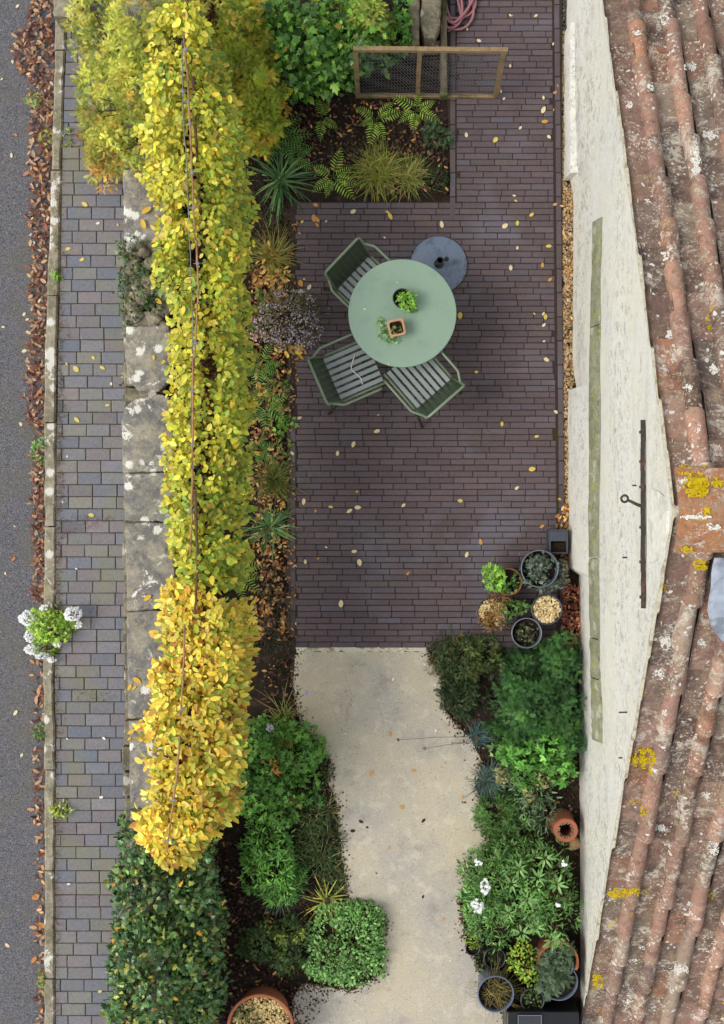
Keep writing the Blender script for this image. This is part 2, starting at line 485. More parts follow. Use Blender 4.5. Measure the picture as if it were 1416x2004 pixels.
def ivy():
    pts = [(0, 0), (.02, .26), (.22, .42), (.36, .24), (.62, .34), (.64, .16), (1, 0)]
    pts = pts + [(x, -y) for x, y in pts[-2:0:-1]]
    V = [(.38, 0, .04)] + [(x, y, -.10 * abs(y) - .06 * x * x) for x, y in pts]
    n = len(pts)
    T = [(0, 1 + (i + 1) % n, 1 + i) for i in range(n)]
    return np.array(V, float), T, []
def compound(angs, lens, w=.8):
    V, T, Q = [], [], []
    for a, l in zip(angs, lens):
        v, t, q = small(w)
        c, s_ = math.cos(R(a)), math.sin(R(a))
        b = len(V)
        ox = .25 if l < 1 else .0
        for x, y, z in v * l:
            V.append((x * c - y * s_ + (.3 if abs(a) > 1 else .3), x * s_ + y * c, z))
        T += [tuple(i + b for i in k) for k in t]; Q += [tuple(i + b for i in k) for k in q]
    return np.array(V, float) , T, Q
def spray(n=6, w=.05, l=.32, ang=38):
    V, T, Q = [], [], []
    def needle(x, y, a, ll, z):
        c, s_ = math.cos(a), math.sin(a); b = len(V)
        for u, v in ((0, 0), (.45, w), (1, 0), (.45, -w)):
            uu, vv = u * ll, v
            V.append((x + uu * c - vv * s_, y + uu * s_ + vv * c, z + .12 * u * ll))
        Q.append((b, b + 1, b + 2, b + 3))
    for i in range(n):
        t = i / n * .85
        for sg in (1, -1):
            needle(t, 0, sg * R(ang), l * (1 - .45 * t), -.12 * t * t)
    needle(.0, 0, 0, 1.0, 0)
    return np.array(V, float), T, Q
def star(n=5, r2=.45):
    V = [(0, 0, .05)]
    for i in range(2 * n):
        a = math.pi * i / n; r = .5 if i % 2 == 0 else .5 * r2
        V.append((r * math.cos(a), r * math.sin(a), 0))
    T = [(0, 1 + i, 1 + (i + 1) % (2 * n)) for i in range(2 * n)]
    return np.array(V, float), T, []
LEAF = dict(oval=oval(1.25), oval2=oval(1.0), round=oval(1.7, .6), lance=small(.55), thin=small(.3), pinna=small(.36), ivy=ivy(),
            tri=compound((-58, 0, 58), (.75, .9, .75), .9), penta=compound((-75, -38, 0, 38, 75), (.6, .8, .9, .8, .6), .6),
            spray=spray(8, .030, .34, 40), feather=spray(7, .032, .40, 52), star=star(), chip=small(1.6, .2, 0))

def nrm(a):
    return a / np.maximum(np.linalg.norm(a, axis=1, keepdims=True), 1e-9)

def leaves(name, leaf, pos, fwd, up, size, col, mat, parent=None, org=(0, 0, 0)):
    """one mesh of many leaves. pos,fwd,up: N x 3, size N, col N x 3"""
    V, T, Q = LEAF[leaf]
    N = len(pos)
    pos = pos - np.array(org, float)
    x = nrm(fwd); z = nrm(up - x * np.sum(up * x, 1, keepdims=True)); y = np.cross(z, x)
    vs = (pos[:, None, :] + size[:, None, None] * (V[None, :, 0:1] * x[:, None, :] + V[None, :, 1:2] * y[:, None, :] + V[None, :, 2:3] * z[:, None, :]))
    k = len(V)
    vs = vs.reshape(-1, 3)
    off = (np.arange(N) * k)[:, None]
    lo, ls, lt = [], [], []
    st = 0
    for fs, c in ((T, 3), (Q, 4)):
        if not fs: continue
        a = (off[:, :, None] + np.array(fs)[None]).reshape(-1)
        nf = N * len(fs)
        lo.append(a); ls.append(st + np.arange(nf) * c); lt.append(np.full(nf, c)); st += nf * c
    return np_mesh(name, vs, lo, ls, lt, np.repeat(col, k, axis=0), mat, parent)

def np_mesh(name, vs, lo, ls, lt, cols, mat, parent, smooth=True):
    lo = np.concatenate(lo).astype(np.int32); ls = np.concatenate(ls).astype(np.int32); lt = np.concatenate(lt).astype(np.int32)
    me = bpy.data.meshes.new(name)
    me.vertices.add(len(vs)); me.vertices.foreach_set('co', vs.astype(np.float32).ravel())
    me.loops.add(len(lo)); me.loops.foreach_set('vertex_index', lo)
    me.polygons.add(len(ls)); me.polygons.foreach_set('loop_start', ls)
    try: me.polygons.foreach_set('loop_total', lt)
    except Exception: pass
    me.update(calc_edges=True)
    if smooth: me.polygons.foreach_set('use_smooth', np.ones(len(ls), dtype=bool))
    at = me.color_attributes.new('Col', 'FLOAT_COLOR', 'POINT')
    cc = np.ones((len(vs), 4), np.float32); cc[:, :3] = cols
    at.data.foreach_set('color', cc.ravel())
    return link_mesh(name, me, mat, parent)

GREEN = np.array((1.62, 1.50, 1.18))
def pal(n, cols, k=1.0, var=.22):
    """n random leaf colours from [(weight, r,g,b srgb)]"""
    wts = np.array([c[0] for c in cols], float); wts /= wts.sum()
    L = np.array([lin(*c[1:]) for c in cols])
    i = rng.choice(len(cols), n, p=wts)
    j = rng.choice(len(cols), n, p=wts)
    t = rng.random((n, 1)) * .45
    c = L[i] * (1 - t) + L[j] * t
    k = np.asarray(k, float)
    return np.clip(c * k * (1 + var * rng.standard_normal((n, 1))).clip(.35, 1.8), 0.003, .9)

def vnoise(p, f, seed=0):
    """cheap smooth noise -1..1"""
    r = np.random.default_rng(seed)
    o = np.zeros(len(p))
    for k in range(6):
        d = r.standard_normal(3); d /= np.linalg.norm(d)
        o += np.sin(p @ d * f * (1 + .35 * k) + r.random() * 6.28)
    return o / 3.0

def dome(lumps, n, shell=.55, bump=.18, seed=1):
    """points and normals on bumpy half-ellipsoids. lump: px,py,rx,ry,(ztop),(zbase)"""
    ar = np.array([l[2] * l[3] for l in lumps], float); ar /= ar.sum()
    pp, nn = [], []
    for l, a in zip(lumps, ar):
        m = max(4, int(n * a))
        px, py, rx, ry, zt, zb = l
        s = (H - zt * .8 - zb * .2) / F
        c = P(px, py, zt * .75 + zb * .25); c[2] = zb
        rad = np.array((rx * s, ry * s, zt - zb))
        d = rng.standard_normal((m, 3)); d[:, 2] = np.abs(d[:, 2]) * 1.0 - .12
        d = nrm(d)
        r = shell + (1 - shell) * rng.random(m) ** .6
        r *= 1 + bump * vnoise(d * 3 + c * 3, 1.6, seed) + bump * .35 * rng.standard_normal(m)
        p = c + d * rad * r[:, None]
        nrmv = nrm(d / rad)
        p[:, 2] = np.maximum(p[:, 2], .02)
        pp.append(p); nn.append(nrmv)
    return np.concatenate(pp), np.concatenate(nn)

def orient(nv, tilt=.5, droop=.3, upw=.6):
    n = len(nv)
    up = nrm(nv * (1 - upw) + np.array((0, 0, 1.0)) * upw + tilt * rng.standard_normal((n, 3)))
    out = nv.copy(); out[:, 2] = 0
    f = nrm(out * .8 + rng.standard_normal((n, 3)) * .6 + np.array((0, 0, -droop)))
    return f, up

def stems(name, lumps, parent, org, n=9, r=.006, mat=None, z0=0.0):
    for l in lumps:
        mb = MB(org)
        px, py, rx, ry, zt, zb = l
        c = P(px, py, zt * .75 + zb * .25); s = (H - zt) / F
        k = max(3, int(n * rx * ry / 2500))
        for i in range(min(k, 14)):
            a = random.random() * 6.28; q = random.random() ** .5 * .75
            e = (c[0] + math.cos(a) * rx * s * q, c[1] + math.sin(a) * ry * s * q, zb + (zt - zb) * random.uniform(.5, .85))
            b = (c[0] + math.cos(a) * .006, c[1] + math.sin(a) * .006, z0)
            mid = ((b[0] * .6 + e[0] * .4), (b[1] * .6 + e[1] * .4), b[2] * .4 + e[2] * .6)
            mb.tube([b, mid, e], [r, r * .8, r * .4], 5)
        mb.build(name, mat or M['bark'], parent, True)

def shrub(name, label, cat, lumps, n, leaf, size, cols, k=1.5, mat='leaf', tilt=.5, droop=.3, upw=.6, shell=.55,
          bump=.18, group=None, fl=None, stem=True, svar=.25, z0=0.0, var=.22, gap=.42, gf=9.0, clump=.24, tuft=None):
    px, py = lumps[0][0], lumps[0][1]
    org = P(px, py, lumps[0][4] * .75 + lumps[0][5] * .25); org[2] = z0
    t = thing(name, label, cat, org, 0, group)
    if tuft:
        tr, per = tuft
        tp, tn = dome(lumps, max(8, n // per), shell, bump, seed=int(px + py))
        tc = pal(len(tp), cols, k, .20)
        p = np.repeat(tp, per, 0); bn = nrm(np.repeat(tn, per, 0) + np.array((0, 0, .35))); tcol = np.repeat(tc, per, 0)
        d = nrm(rng.standard_normal(p.shape)); d -= bn * np.minimum(0, np.sum(d * bn, 1, keepdims=True)) * 1.6
        d = nrm(d); rr = np.repeat(tr * (.6 + .8 * rng.random(len(tp))), per)[:, None] * (.35 + .65 * rng.random((len(p), 1)))
        p = p + d * rr * np.array((1, 1, .8)); p[:, 2] = np.maximum(p[:, 2], .02)
        nv = nrm(bn * .45 + d)
    else:
        p, nv = dome(lumps, n, shell, bump, seed=int(px + py))
    ext = max(l[2] for l in lumps)
    fr = gf * min(3.0, max(1.0, 60.0 / ext))
    kp = vnoise(p, fr, int(px)) + .35 * rng.standard_normal(len(p)) > -1.3 + gap
    if tuft: kp[:] = True
    p, nv = p[kp], nv[kp]
    f, u = orient(nv, tilt, droop, upw)
    sz = size * (1 + svar * rng.standard_normal(len(p))).clip(.4, 1.7)
    cl = (tcol * (1 + .16 * rng.standard_normal((len(p), 1))).clip(.5, 1.6) if tuft else pal(len(p), cols, k, var)) * (1 + clump * vnoise(p, fr * .7, int(py)))[:, None].clip(.5, 1.6)
    leaves('foliage', leaf, p, f, u, sz, cl, M[mat], t, org)
    if stem: stems('stem', lumps, t, org, z0=z0)
    if fl:
        # (n, size, colours, lumps)
        fn, fs, fc, flm = fl
        tot = sum(l[2] * l[3] for l in flm)
        for l in flm:
            p, nv = dome([l], max(6, int(fn * l[2] * l[3] / tot)), .85, .12, 5)
            f, u = orient(nv, .2, 0, .93)
            leaves('flower_cluster', 'star', p + np.array((0, 0, .012)), f, u, fs * (1 + .2 * rng.standard_normal(len(p))), pal(len(p), fc, 1.1, .06), M['flower'], t, org)['kind'] = 'stuff'
    return t

def blades(name, org, n, length, width, cols, k=1.4, spread=(10, 75), droop=.5, base=.03, parent=None, mat='leaf', seg=6, lvar=.2, z0=0.0, az=None):
    az = rng.random(n) * 2 * np.pi if az is None else rng.normal(az[0], az[1], n)
    th = np.radians(spread[0] + (spread[1] - spread[0]) * rng.random(n) ** .8)
    L = length * (1 + lvar * rng.standard_normal(n)).clip(.45, 1.5)
    dr = droop * (.6 + .8 * rng.random(n)) * np.sin(th) * 1.1
    t = np.linspace(0, 1, seg + 1)[None, :]
    br = base * np.sqrt(rng.random(n))
    ba = rng.random(n) * 6.28
    hx, hy = np.cos(az)[:, None], np.sin(az)[:, None]
    side = (rng.standard_normal(n) * .10)[:, None]
    rr = (L * np.sin(th))[:, None] * t
    bend = side * L[:, None] * t ** 2
    x = (br * np.cos(ba))[:, None] + hx * rr - hy * bend
    y = (br * np.sin(ba))[:, None] + hy * rr + hx * bend
    z = z0 + (L * np.cos(th))[:, None] * t - (dr * L)[:, None] * t ** 2
    z = np.maximum(z, .008 + z0)
    wd = width * (.7 + .6 * rng.random(n))[:, None] * (np.minimum(1, .55 + 2 * t) * (1 - t ** 3) + .03) / 2
    A = np.stack([x - hy * wd, y + hx * wd, z], -1); B = np.stack([x + hy * wd, y - hx * wd, z], -1)
    vs = np.stack([A, B], 2).reshape(n, -1, 3)
    m = 2 * (seg + 1)
    q = np.array([(2 * i, 2 * i + 1, 2 * i + 3, 2 * i + 2) for i in range(seg)])
    lo = ((np.arange(n) * m)[:, None, None] + q[None]).reshape(-1)
    nf = n * seg
    c = pal(n, cols, k)
    o = np_mesh(name, vs.reshape(-1, 3), [lo], [np.arange(nf) * 4], [np.full(nf, 4)], np.repeat(c, m, axis=0), M[mat], parent)
    return o

def grass_clump(name, label, cat, px, py, n, length, width, cols, k=1.4, z0=0.0, group=None, **kw):
    o = P(px, py, 0.12); o[2] = z0
    t = thing(name, label, cat, o, 0, group)
    blades('leaf_blades', o, n, length, width, cols, k, parent=t, **kw)
    mb = MB(); mb.lathe([(.028, -.01), (.026, .02), (.012, .035)], (0, 0, 0), 10); mb.build('crown', M['bark'], t, True)
    return t

def fern(name, label, px, py, fronds, cols, k=1.5, group=None, z0=0.0, wide=.24):
    """fronds: list of (azimuth deg, length m, lift)"""
    o = P(px, py, .15); o[2] = z0
    t = thing(name, label, 'fern', o, 0, group)
    for (az, L, lift) in fronds:
        a = R(az); d = np.array((math.cos(a), math.sin(a), 0)); sd_ = np.array((-d[1], d[0], 0))
        n = 11
        L *= 1.3
        pos, fw, sz = [], [], []
        spine = []
        for i in range(n + 1):
            tt = i / n
            q = d * L * tt; q[2] = lift * L * (tt * 1.6 - tt * tt * 1.3) + .03
            q = q + sd_ * .06 * L * tt * tt * random.uniform(.8, 1)
            spine.append(q)
            if i < 2: continue
            ln = L * wide * math.sin(math.pi * min(1, (.16 + .84 * tt)) ** .9) * random.uniform(.85, 1.1) + .004
            for s_ in (1, -1):
                pos.append(q); fw.append(d * .45 + sd_ * s_ + np.array((0, 0, -.15 + random.uniform(-.15, .15)))); sz.append(ln)
        m = len(pos)
        up = np.tile((0, 0, 1.0), (m, 1)) + .18 * rng.standard_normal((m, 3))
        fo = leaves('frond', 'pinna', np.array(pos), np.array(fw), up, np.array(sz), pal(m, cols, k, .12), M['leaf'], t)
        mb = MB(); mb.tube([(0, 0, 0)] + spine[1:], [.003] * len(spine), 5); mb.build('stalk', M['stalk'], fo, True)
    return t

def poly_px(pts, z=0.0):
    return [tuple(P(x, y, z)[:2]) for x, y in pts]

def in_poly(x, y, poly):
    ins = np.zeros(len(x), bool); n = len(poly); j = n - 1
    for i in range(n):
        xi, yi = poly[i]; xj, yj = poly[j]
        c = ((yi > y) != (yj > y)) & (x < (xj - xi) * (y - yi) / (yj - yi + 1e-12) + xi)
        ins ^= c; j = i
    return ins

def sample_poly(pts, n, z=0.0):
    a = np.array(pts, float); lo, hi = a.min(0), a.max(0)
    out = np.zeros((0, 2))
    while len(out) < n:
        q = lo + (hi - lo) * rng.random((n * 2, 2))
        out = np.concatenate([out, q[in_poly(q[:, 0], q[:, 1], pts)]])
    out = out[:n]
    s = (H - z) / F
    return np.stack([(out[:, 0] - 708) * s, (1002 - out[:, 1]) * s, np.full(n, z)], 1)

def litter(name, pts, n, size, cols, z=0.0, leaf='oval2', k=1.2, thick=.02, label='', cat='leaf litter', mat='dead', flat=.35):
    p = sample_poly(pts, n, z); p[:, 2] += rng.random(n) * thick + .006
    a = rng.random(n) * 6.28
    f = np.stack([np.cos(a), np.sin(a), .25 * rng.standard_normal(n)], 1)
    u = np.array((0, 0, 1.0)) + flat * rng.standard_normal((n, 3))
    u[:, 2] = np.abs(u[:, 2])
    sz = size * (1 + .3 * rng.standard_normal(n)).clip(.4, 1.8)
    o = leaves(name, leaf, p, f, u, sz, pal(n, cols, k), M[mat])
    return tag(o, label, cat, None, 'stuff')

def stones(name, pts, n, size, cols, z=0.0, label='', cat='gravel', mat='pebble', k=1.0):
    p = sample_poly(pts, n, z)
    base = np.array([(1, 0, 0), (-1, 0, 0), (0, 1, 0), (0, -1, 0), (0, 0, 1), (0, 0, -1), (.6, .6, .6), (-.6, .6, .6), (-.6, -.6, .6), (.6, -.6, .6)], float)
    T = [(4, 6, 7), (4, 7, 8), (4, 8, 9), (4, 9, 6), (0, 2, 6), (2, 1, 7), (1, 3, 8), (3, 0, 9), (6, 2, 7), (7, 1, 8), (8, 3, 9), (9, 0, 6),
         (2, 0, 5), (1, 2, 5), (3, 1, 5), (0, 3, 5)]
    kk = len(base)
    sc = size * (.5 + rng.random((n, 1, 3))) * (.5 + rng.random((n, 1, 1)))
    sc[:, :, 2] *= .7
    v = base[None] * sc * (1 + .18 * rng.standard_normal((n, kk, 1)))
    a = rng.random(n) * 6.28; c, s_ = np.cos(a)[:, None], np.sin(a)[:, None]
    v = np.stack([v[:, :, 0] * c - v[:, :, 1] * s_, v[:, :, 0] * s_ + v[:, :, 1] * c, v[:, :, 2]], -1) + p[:, None, :]
    v[:, :, 2] += .3 * size
    lo = ((np.arange(n) * kk)[:, None, None] + np.array(T)[None]).reshape(-1)
    nf = n * len(T)
    o = np_mesh(name, v.reshape(-1, 3), [lo], [np.arange(nf) * 3], [np.full(nf, 3)], np.repeat(pal(n, cols, k, .15), kk, axis=0), M[mat], None, False)
    return tag(o, label, cat, None, 'stuff')

def interp(y, pts):
    return float(np.interp(y, [p[0] for p in pts], [p[1] for p in pts]))

# ================================================================== SETTING
def struct(mb, name, mats, smooth=False):
    return tag(mb.build(name, mats, None, smooth), None, None, None, 'structure')

# ---- ground sheet and road
mb = MB(); mb.add([(-120, -120, -.12), (120, -120, -.12), (120, 120, -.12), (-120, 120, -.12)], [(0, 1, 2, 3)])
struct(mb, 'ground', M['earth'])

KERB = [(0, 106, 126), (60, 107, 128), (180, 104, 123), (300, 100, 119), (480, 94, 117), (650, 88, 112), (900, 86, 108), (1150, 86, 107),
        (1300, 84, 104), (1500, 86, 107), (1700, 87, 105), (1900, 86, 106), (2050, 87, 107)]
def kl(y): return float(np.interp(y, [k[0] for k in KERB], [k[1] for k in KERB]))
def kr(y): return float(np.interp(y, [k[0] for k in KERB], [k[2] for k in KERB]))

mb = MB()
ZR = -.07
pts = [(-12, 30, ZR)] + [(P(kl(y) + 6, y, ZR)[0], P(kl(y), y, ZR)[1], ZR) for y in range(-400, 2500, 100)]
pl = [(-14, P(0, -400)[1]), (-14, P(0, 2400)[1])] + [tuple(P(kl(y) + 6, y, ZR)[:2]) for y in range(2400, -401, -100)]
mb.prism(pl, -.11, ZR)
struct(mb, 'road', M['asphalt'])

# ---- kerb: long narrow stones
mb = MB()
y = -300.0
while y < 2350:
    L = random.uniform(150, 260)
    y2 = y + L - 2.5
    n = 9
    ys = np.linspace(y, y2, n)
    lft = [P(kl(t) + random.uniform(-1.8, 1.8), t, .045) for t in ys]; rgt = [P(kr(t) + random.uniform(-1.8, 1.8), t, .045) for t in ys]
    dz = random.uniform(-.012, .008)
    vs, fs = [], []
    for a, b in zip(lft, rgt):
        e = random.uniform(-.006, .004)
        vs += [(a[0] - .006, a[1], -.1), (a[0], a[1], .03 + dz + e), (a[0] + .014, a[1], .048 + dz + e), (b[0] - .014, b[1], .05 + dz + e), (b[0], b[1], .036 + dz + e), (b[0] + .003, b[1], -.1)]
    for i in range(n - 1):
        for k in range(5):
            fs.append((i * 6 + k + 1, i * 6 + k, (i + 1) * 6 + k, (i + 1) * 6 + k + 1))
    fs.append((0, 1, 2, 3, 4, 5)); q = (n - 1) * 6; fs.append((q + 5, q + 4, q + 3, q + 2, q + 1, q))
    mb.add(vs, fs)
    y += L
ke = struct(mb, 'kerb', M['kerbstone']); smooth_by_angle(ke, 35)

# ---- pavers
def lay(mb, x0f, x1f, ys, pitch_y, blen, z, cols, gap=1.6, thick=.05, bev=.004, ragged=False, jit=.0012):
    """rows of pavers in photo pixels"""
    y = ys[0]; row = 0
    while y < ys[1]:
        xa, xb = x0f(y), x1f(y)
        x = xa - random.uniform(0, blen) if not ragged else xa - random.choice((.25, .75, .5, .1)) * blen
        while x < xb:
            ln = blen * random.uniform(.97, 1.03)
            a, b = max(x, xa), min(x + ln, xb)
            if b - a > 7:
                p0 = P(a + gap / 2, y + gap / 2, z); p1 = P(b - gap / 2, y + pitch_y - gap / 2, z)
                mb.box(((p0[0] + p1[0]) / 2, (p0[1] + p1[1]) / 2, z - thick / 2 + random.uniform(-.0025, .0025)),
                       (abs(p1[0] - p0[0]), abs(p1[1] - p0[1]), thick), random.uniform(-.006, .006), pal(1, cols, 1, .05)[0], 0, bev, jit)
            x += ln
        y += pitch_y; row += 1

ZT = .03
BR = [(5, 88, 75, 78), (4, 84, 72, 74), (3, 91, 79, 83), (1.2, 82, 71, 75), (.8, 88, 83, 91), (.5, 95, 81, 80)]
mb = MB()
mb.prism(poly_px([(567, 396), (882, 396), (874, 180), (874, -300), (1098, -300), (1099, 600), (1100, 1160), (1120, 1160), (1120, 1275), (574, 1275), (567, 1200)]), -.10, ZT - .006, mi=1)
lay(mb, lambda y: 579 + 2.0 * math.sin(y * .7), lambda y: 1084 + .009 * (y - 400), (396, 1262), 11.95, 46.4, ZT, BR, gap=1.05, bev=.006, jit=.0014)
lay(mb, lambda y: 893, lambda y: 1081 + .008 * y, (-226, 390), 11.95, 46.4, ZT, BR, gap=1.05, bev=.006, jit=.0014)
# upright edge courses
def column(xf, ys, wd):
    y = ys[0]
    while y < ys[1]:
        x = xf(y)
        p0 = P(x + .7, y + .7, ZT); p1 = P(x + wd - .7, y + 46, ZT)
        mb.box(((p0[0] + p1[0]) / 2, (p0[1] + p1[1]) / 2, ZT - .025), (abs(p1[0] - p0[0]), abs(p1[1] - p0[1]), .05), random.uniform(-.006, .006), pal(1, BR, .95, .07)[0], 0, .005, .001)
        y += 47
column(lambda y: 1084 + .0095 * max(y, 0) , (-226, 1150), 11.5)
column(lambda y: 880, (-226, 392), 11.5)
column(lambda y: 567.5, (820, 1225), 11.0)
# header at the bed corner
p = 0
tr = struct(mb, 'terrace', [M['brick'], M['joint']])

BL = [(4, 121, 120, 126), (3, 113, 116, 125), (3, 124, 117, 121), (2, 127, 119, 120), (2, 124, 123, 119), (1.2, 131, 129, 121), (1, 106, 113, 124), (1, 117, 111, 115)]
mb = MB()
mb.prism([tuple(P(kr(yy), yy, .03)[:2]) for yy in range(-300, 2301, 100)] + [tuple(P(270, yy, .03)[:2]) for yy in range(2300, -301, -100)], -.10, .024, mi=1)
lay(mb, lambda y: kr(y) + 1.5, lambda y: 266, (-280, 2280), 23.62, 47.1, .032, BL, gap=1.35, bev=.006, ragged=True, jit=.0015)
struct(mb, 'pavement', [M['block'], M['bjoint']])

# ---- soil of the garden: one uneven sheet between the stone wall and the house
nx, ny = 150, 330
xs = np.linspace(P(300, 0)[0], P(1150, 0)[0], nx); ysw = np.linspace(P(0, 2250)[1], P(0, -250)[1], ny)
X, Y = np.meshgrid(xs, ysw)
pp = np.stack([X.ravel(), Y.ravel(), np.zeros(X.size)], 1)
zz = .006 * vnoise(pp, 6, 3) + .006 * vnoise(pp, 19, 4) + .006 * rng.standard_normal(len(pp)) - .004
pp[:, 2] = np.clip(zz, -.03, .017)
a = (np.arange(ny - 1)[:, None] * nx + np.arange(nx - 1)[None]).ravel()
q = np.stack([a, a + 1, a + nx + 1, a + nx], 1)
so = np_mesh('garden_soil', pp, [q.ravel()], [np.arange(len(q)) * 4], [np.full(len(q), 4)], np.ones((len(pp), 3)), M['soil'], None)
tag(so, kind='structure')

# ---- concrete drive
DR = [(579, 1267), (706, 1268), (835, 1270), (850, 1300), (872, 1340), (868, 1385), (896, 1425), (925, 1450), (942, 1490), (930, 1540), (952, 1600), (957, 1650),
      (918, 1692), (900, 1760), (908, 1830), (930, 1880), (948, 1920), (990, 1960), (1000, 2250), (575, 2250), (572, 1960), (590, 1925), (690, 1940), (745, 1905), (752, 1800),
      (730, 1775), (680, 1762), (672, 1700), (664, 1640), (660, 1570), (640, 1530), (646, 1492), (626, 1462), (600, 1436), (580, 1390), (572, 1330)]
d2 = []
for i in range(len(DR)):
    a0, b0 = np.array(DR[i], float), np.array(DR[(i + 1) % len(DR)], float)
    m = max(1, int(np.linalg.norm(b0 - a0) / 9))
    for k in range(m):
        t = a0 + (b0 - a0) * k / m
        j = 0 if (t[1] > 2000 or t[1] < 1271) else 2.0
        d2.append((t[0] + random.uniform(-j, j), t[1] + random.uniform(-j, j)))
mb = MB(); mb.prism(poly_px(d2, .022), -.08, .022)
struct(mb, 'driveway', M['drive'])
# crumbs of soil and grit strewn over its edges
cr = []
for i in range(len(DR)):
    a0, b0 = np.array(DR[i], float), np.array(DR[(i + 1) % len(DR)], float)
    if min(a0[1], b0[1]) > 2000 or max(a0[1], b0[1]) < 1275: continue
    m = int(np.linalg.norm(b0 - a0) * 1.5)
    t_ = rng.random((m, 1)); q = a0 + (b0 - a0) * t_ + rng.standard_normal((m, 2)) * (3 + 8 * rng.random((m, 1)) ** 2)
    cr.append(q)
cr = np.concatenate(cr)
_old = sample_poly
sample_poly = lambda pts, n, z=0.0: np.array([P(x, y, .022) for x, y in cr])
stones('grit', None, len(cr), .006, [(3, 70, 54, 44), (2, 96, 78, 60), (2, 150, 130, 100), (1, 44, 36, 30)], .022, 'soil crumbs and grit strewn along the edges of the drive', 'grit', 'mulch')
sample_poly = _old
# ragged lighter lip of mortar where the drive meets the bricks
mb = MB()
up = [(578 + i * 6.5, 1266.5 + random.uniform(-1.5, 1.5)) for i in range(40)]; dn = [(838 - i * 6.6, 1277 + random.uniform(-4, 4)) for i in range(40)]
mb.prism(poly_px(up + dn, .03), .0, .028)
struct(mb, 'mortar_fillet', M['mortar'])
# bare concrete strip at the left edge of the terrace
mb = MB()
lf = [(561 + random.uniform(-4, 4), y) for y in range(700, 1240, 12)]; rt = [(568, y) for y in range(1236, 690, -12)]
mb.prism(poly_px(lf + rt, .028), -.05, .026)
struct(mb, 'terrace_haunching', M['bjoint'])

# ================================================================== HOUSE
TH = .002
house = thing('house', 'cream limewashed gable house with mossy clay tile roof along the terrace', 'house', (1.852, 0, 0), TH)
def hl(px, py, z):      # photo pixel at height z -> house coordinates
    p = P(px, py, z) - np.array((1.852, 0, 0))
    c, s_ = math.cos(-TH), math.sin(-TH)
    return (p[0] * c - p[1] * s_, p[0] * s_ + p[1] * c, z)
APZ, SN, SS = 3.745, .625, .848
EN, ES = 4.75, -4.42
def bulge(y, z):
    bt = float(np.interp(y, [-5, .95, 1.25, 2.7, 2.9, 4.2, 5], [0, 0, .042, .055, .098, .10, .06]))
    return -.032 * max(0, 1 - (y / 2.3) ** 2) * math.exp(-((z - 1.1) / .9) ** 2) - bt * max(0, 1 - z / 1.15) ** 1.2
def roof_z(y): return APZ - (SN * y if y > 0 else -SS * y)
# wall: the gable face as a fine uneven grid, the rest plain
mb = MB()
rows = 130; colz = 60
vs, fs = [], []
for i in range(rows + 1):
    yy = ES + (EN - ES) * i / rows
    top = max(roof_z(yy) - .02, -.05)
    for k in range(colz + 1):
        z = -.1 + (top + .1) * k / colz
        nz = vnoise(np.array([[yy, z, 0.0]]), 2.1, 8)[0] * .008 + vnoise(np.array([[yy, z, 1.0]]), 9, 9)[0] * .003 + random.uniform(-.0012, .0012)
        vs.append((nz + bulge(yy, z), yy, z))
for i in range(rows):
    for k in range(colz):
        a0 = i * (colz + 1) + k
        fs.append((a0, a0 + 1, a0 + colz + 2, a0 + colz + 1))
mb.add(vs, fs)
bx = 3.1
zn, zs = roof_z(EN) - .02, max(roof_z(ES) - .02, -.09)
mb.add([(0, EN, -.1), (bx, EN, -.1), (bx, EN, zn), (0, EN, zn), (0, ES, -.1), (bx, ES, -.1), (bx, ES, zs), (0, ES, zs), (bx, 0, APZ - .02)],
       [(0, 1, 2, 3), (5, 4, 7, 6), (1, 5, 6, 8, 2)])
wl = mb.build('wall', M['plaster'], house, True)
smooth_by_angle(wl, 60)
# plinths of thicker render
def plinth(y0, y1, dep, zf, zt, name, s0=.0, s1=.0, xin=.012):
    mb = MB(); n = 40
    vs, fs = [], []
    for i in range(n + 1):
        t = i / n
        d = dep + .003 * math.sin(t * 17) + random.uniform(-.001, .001)
        ya = y0 + (y1 - y0) * t
        yb = (y0 - s0) + (y1 + s1 - y0 + s0) * t
        vs += [(-d, ya, -.05), (-d, ya, zf * .5), (-d * .93, ya, zf), (-.45 * d if xin > 0 else -.85 * d, ya * .6 + yb * .4, zf + (zt - zf) * .4), (xin, yb, zt), (.012, yb, -.05)]
    for i in range(n):
        for k in range(4): fs.append((i * 6 + k, i * 6 + k + 1, i * 6 + 7 + k, i * 6 + 6 + k))
    fs.append((5, 4, 3, 2, 1, 0)); q = n * 6; fs.append((q, q + 1, q + 2, q + 3, q + 4, q + 5))
    mb.add(vs, fs)
    o = mb.build(name, M['plaster'], house, True); smooth_by_angle(o, 35)
plinth(2.82, 4.07, .125, .24, .30, 'plinth', .0, .0, -.05)
plinth(-.47, 1.03, .098, .25, 1.0, 'plinth', .08, .0, .012)
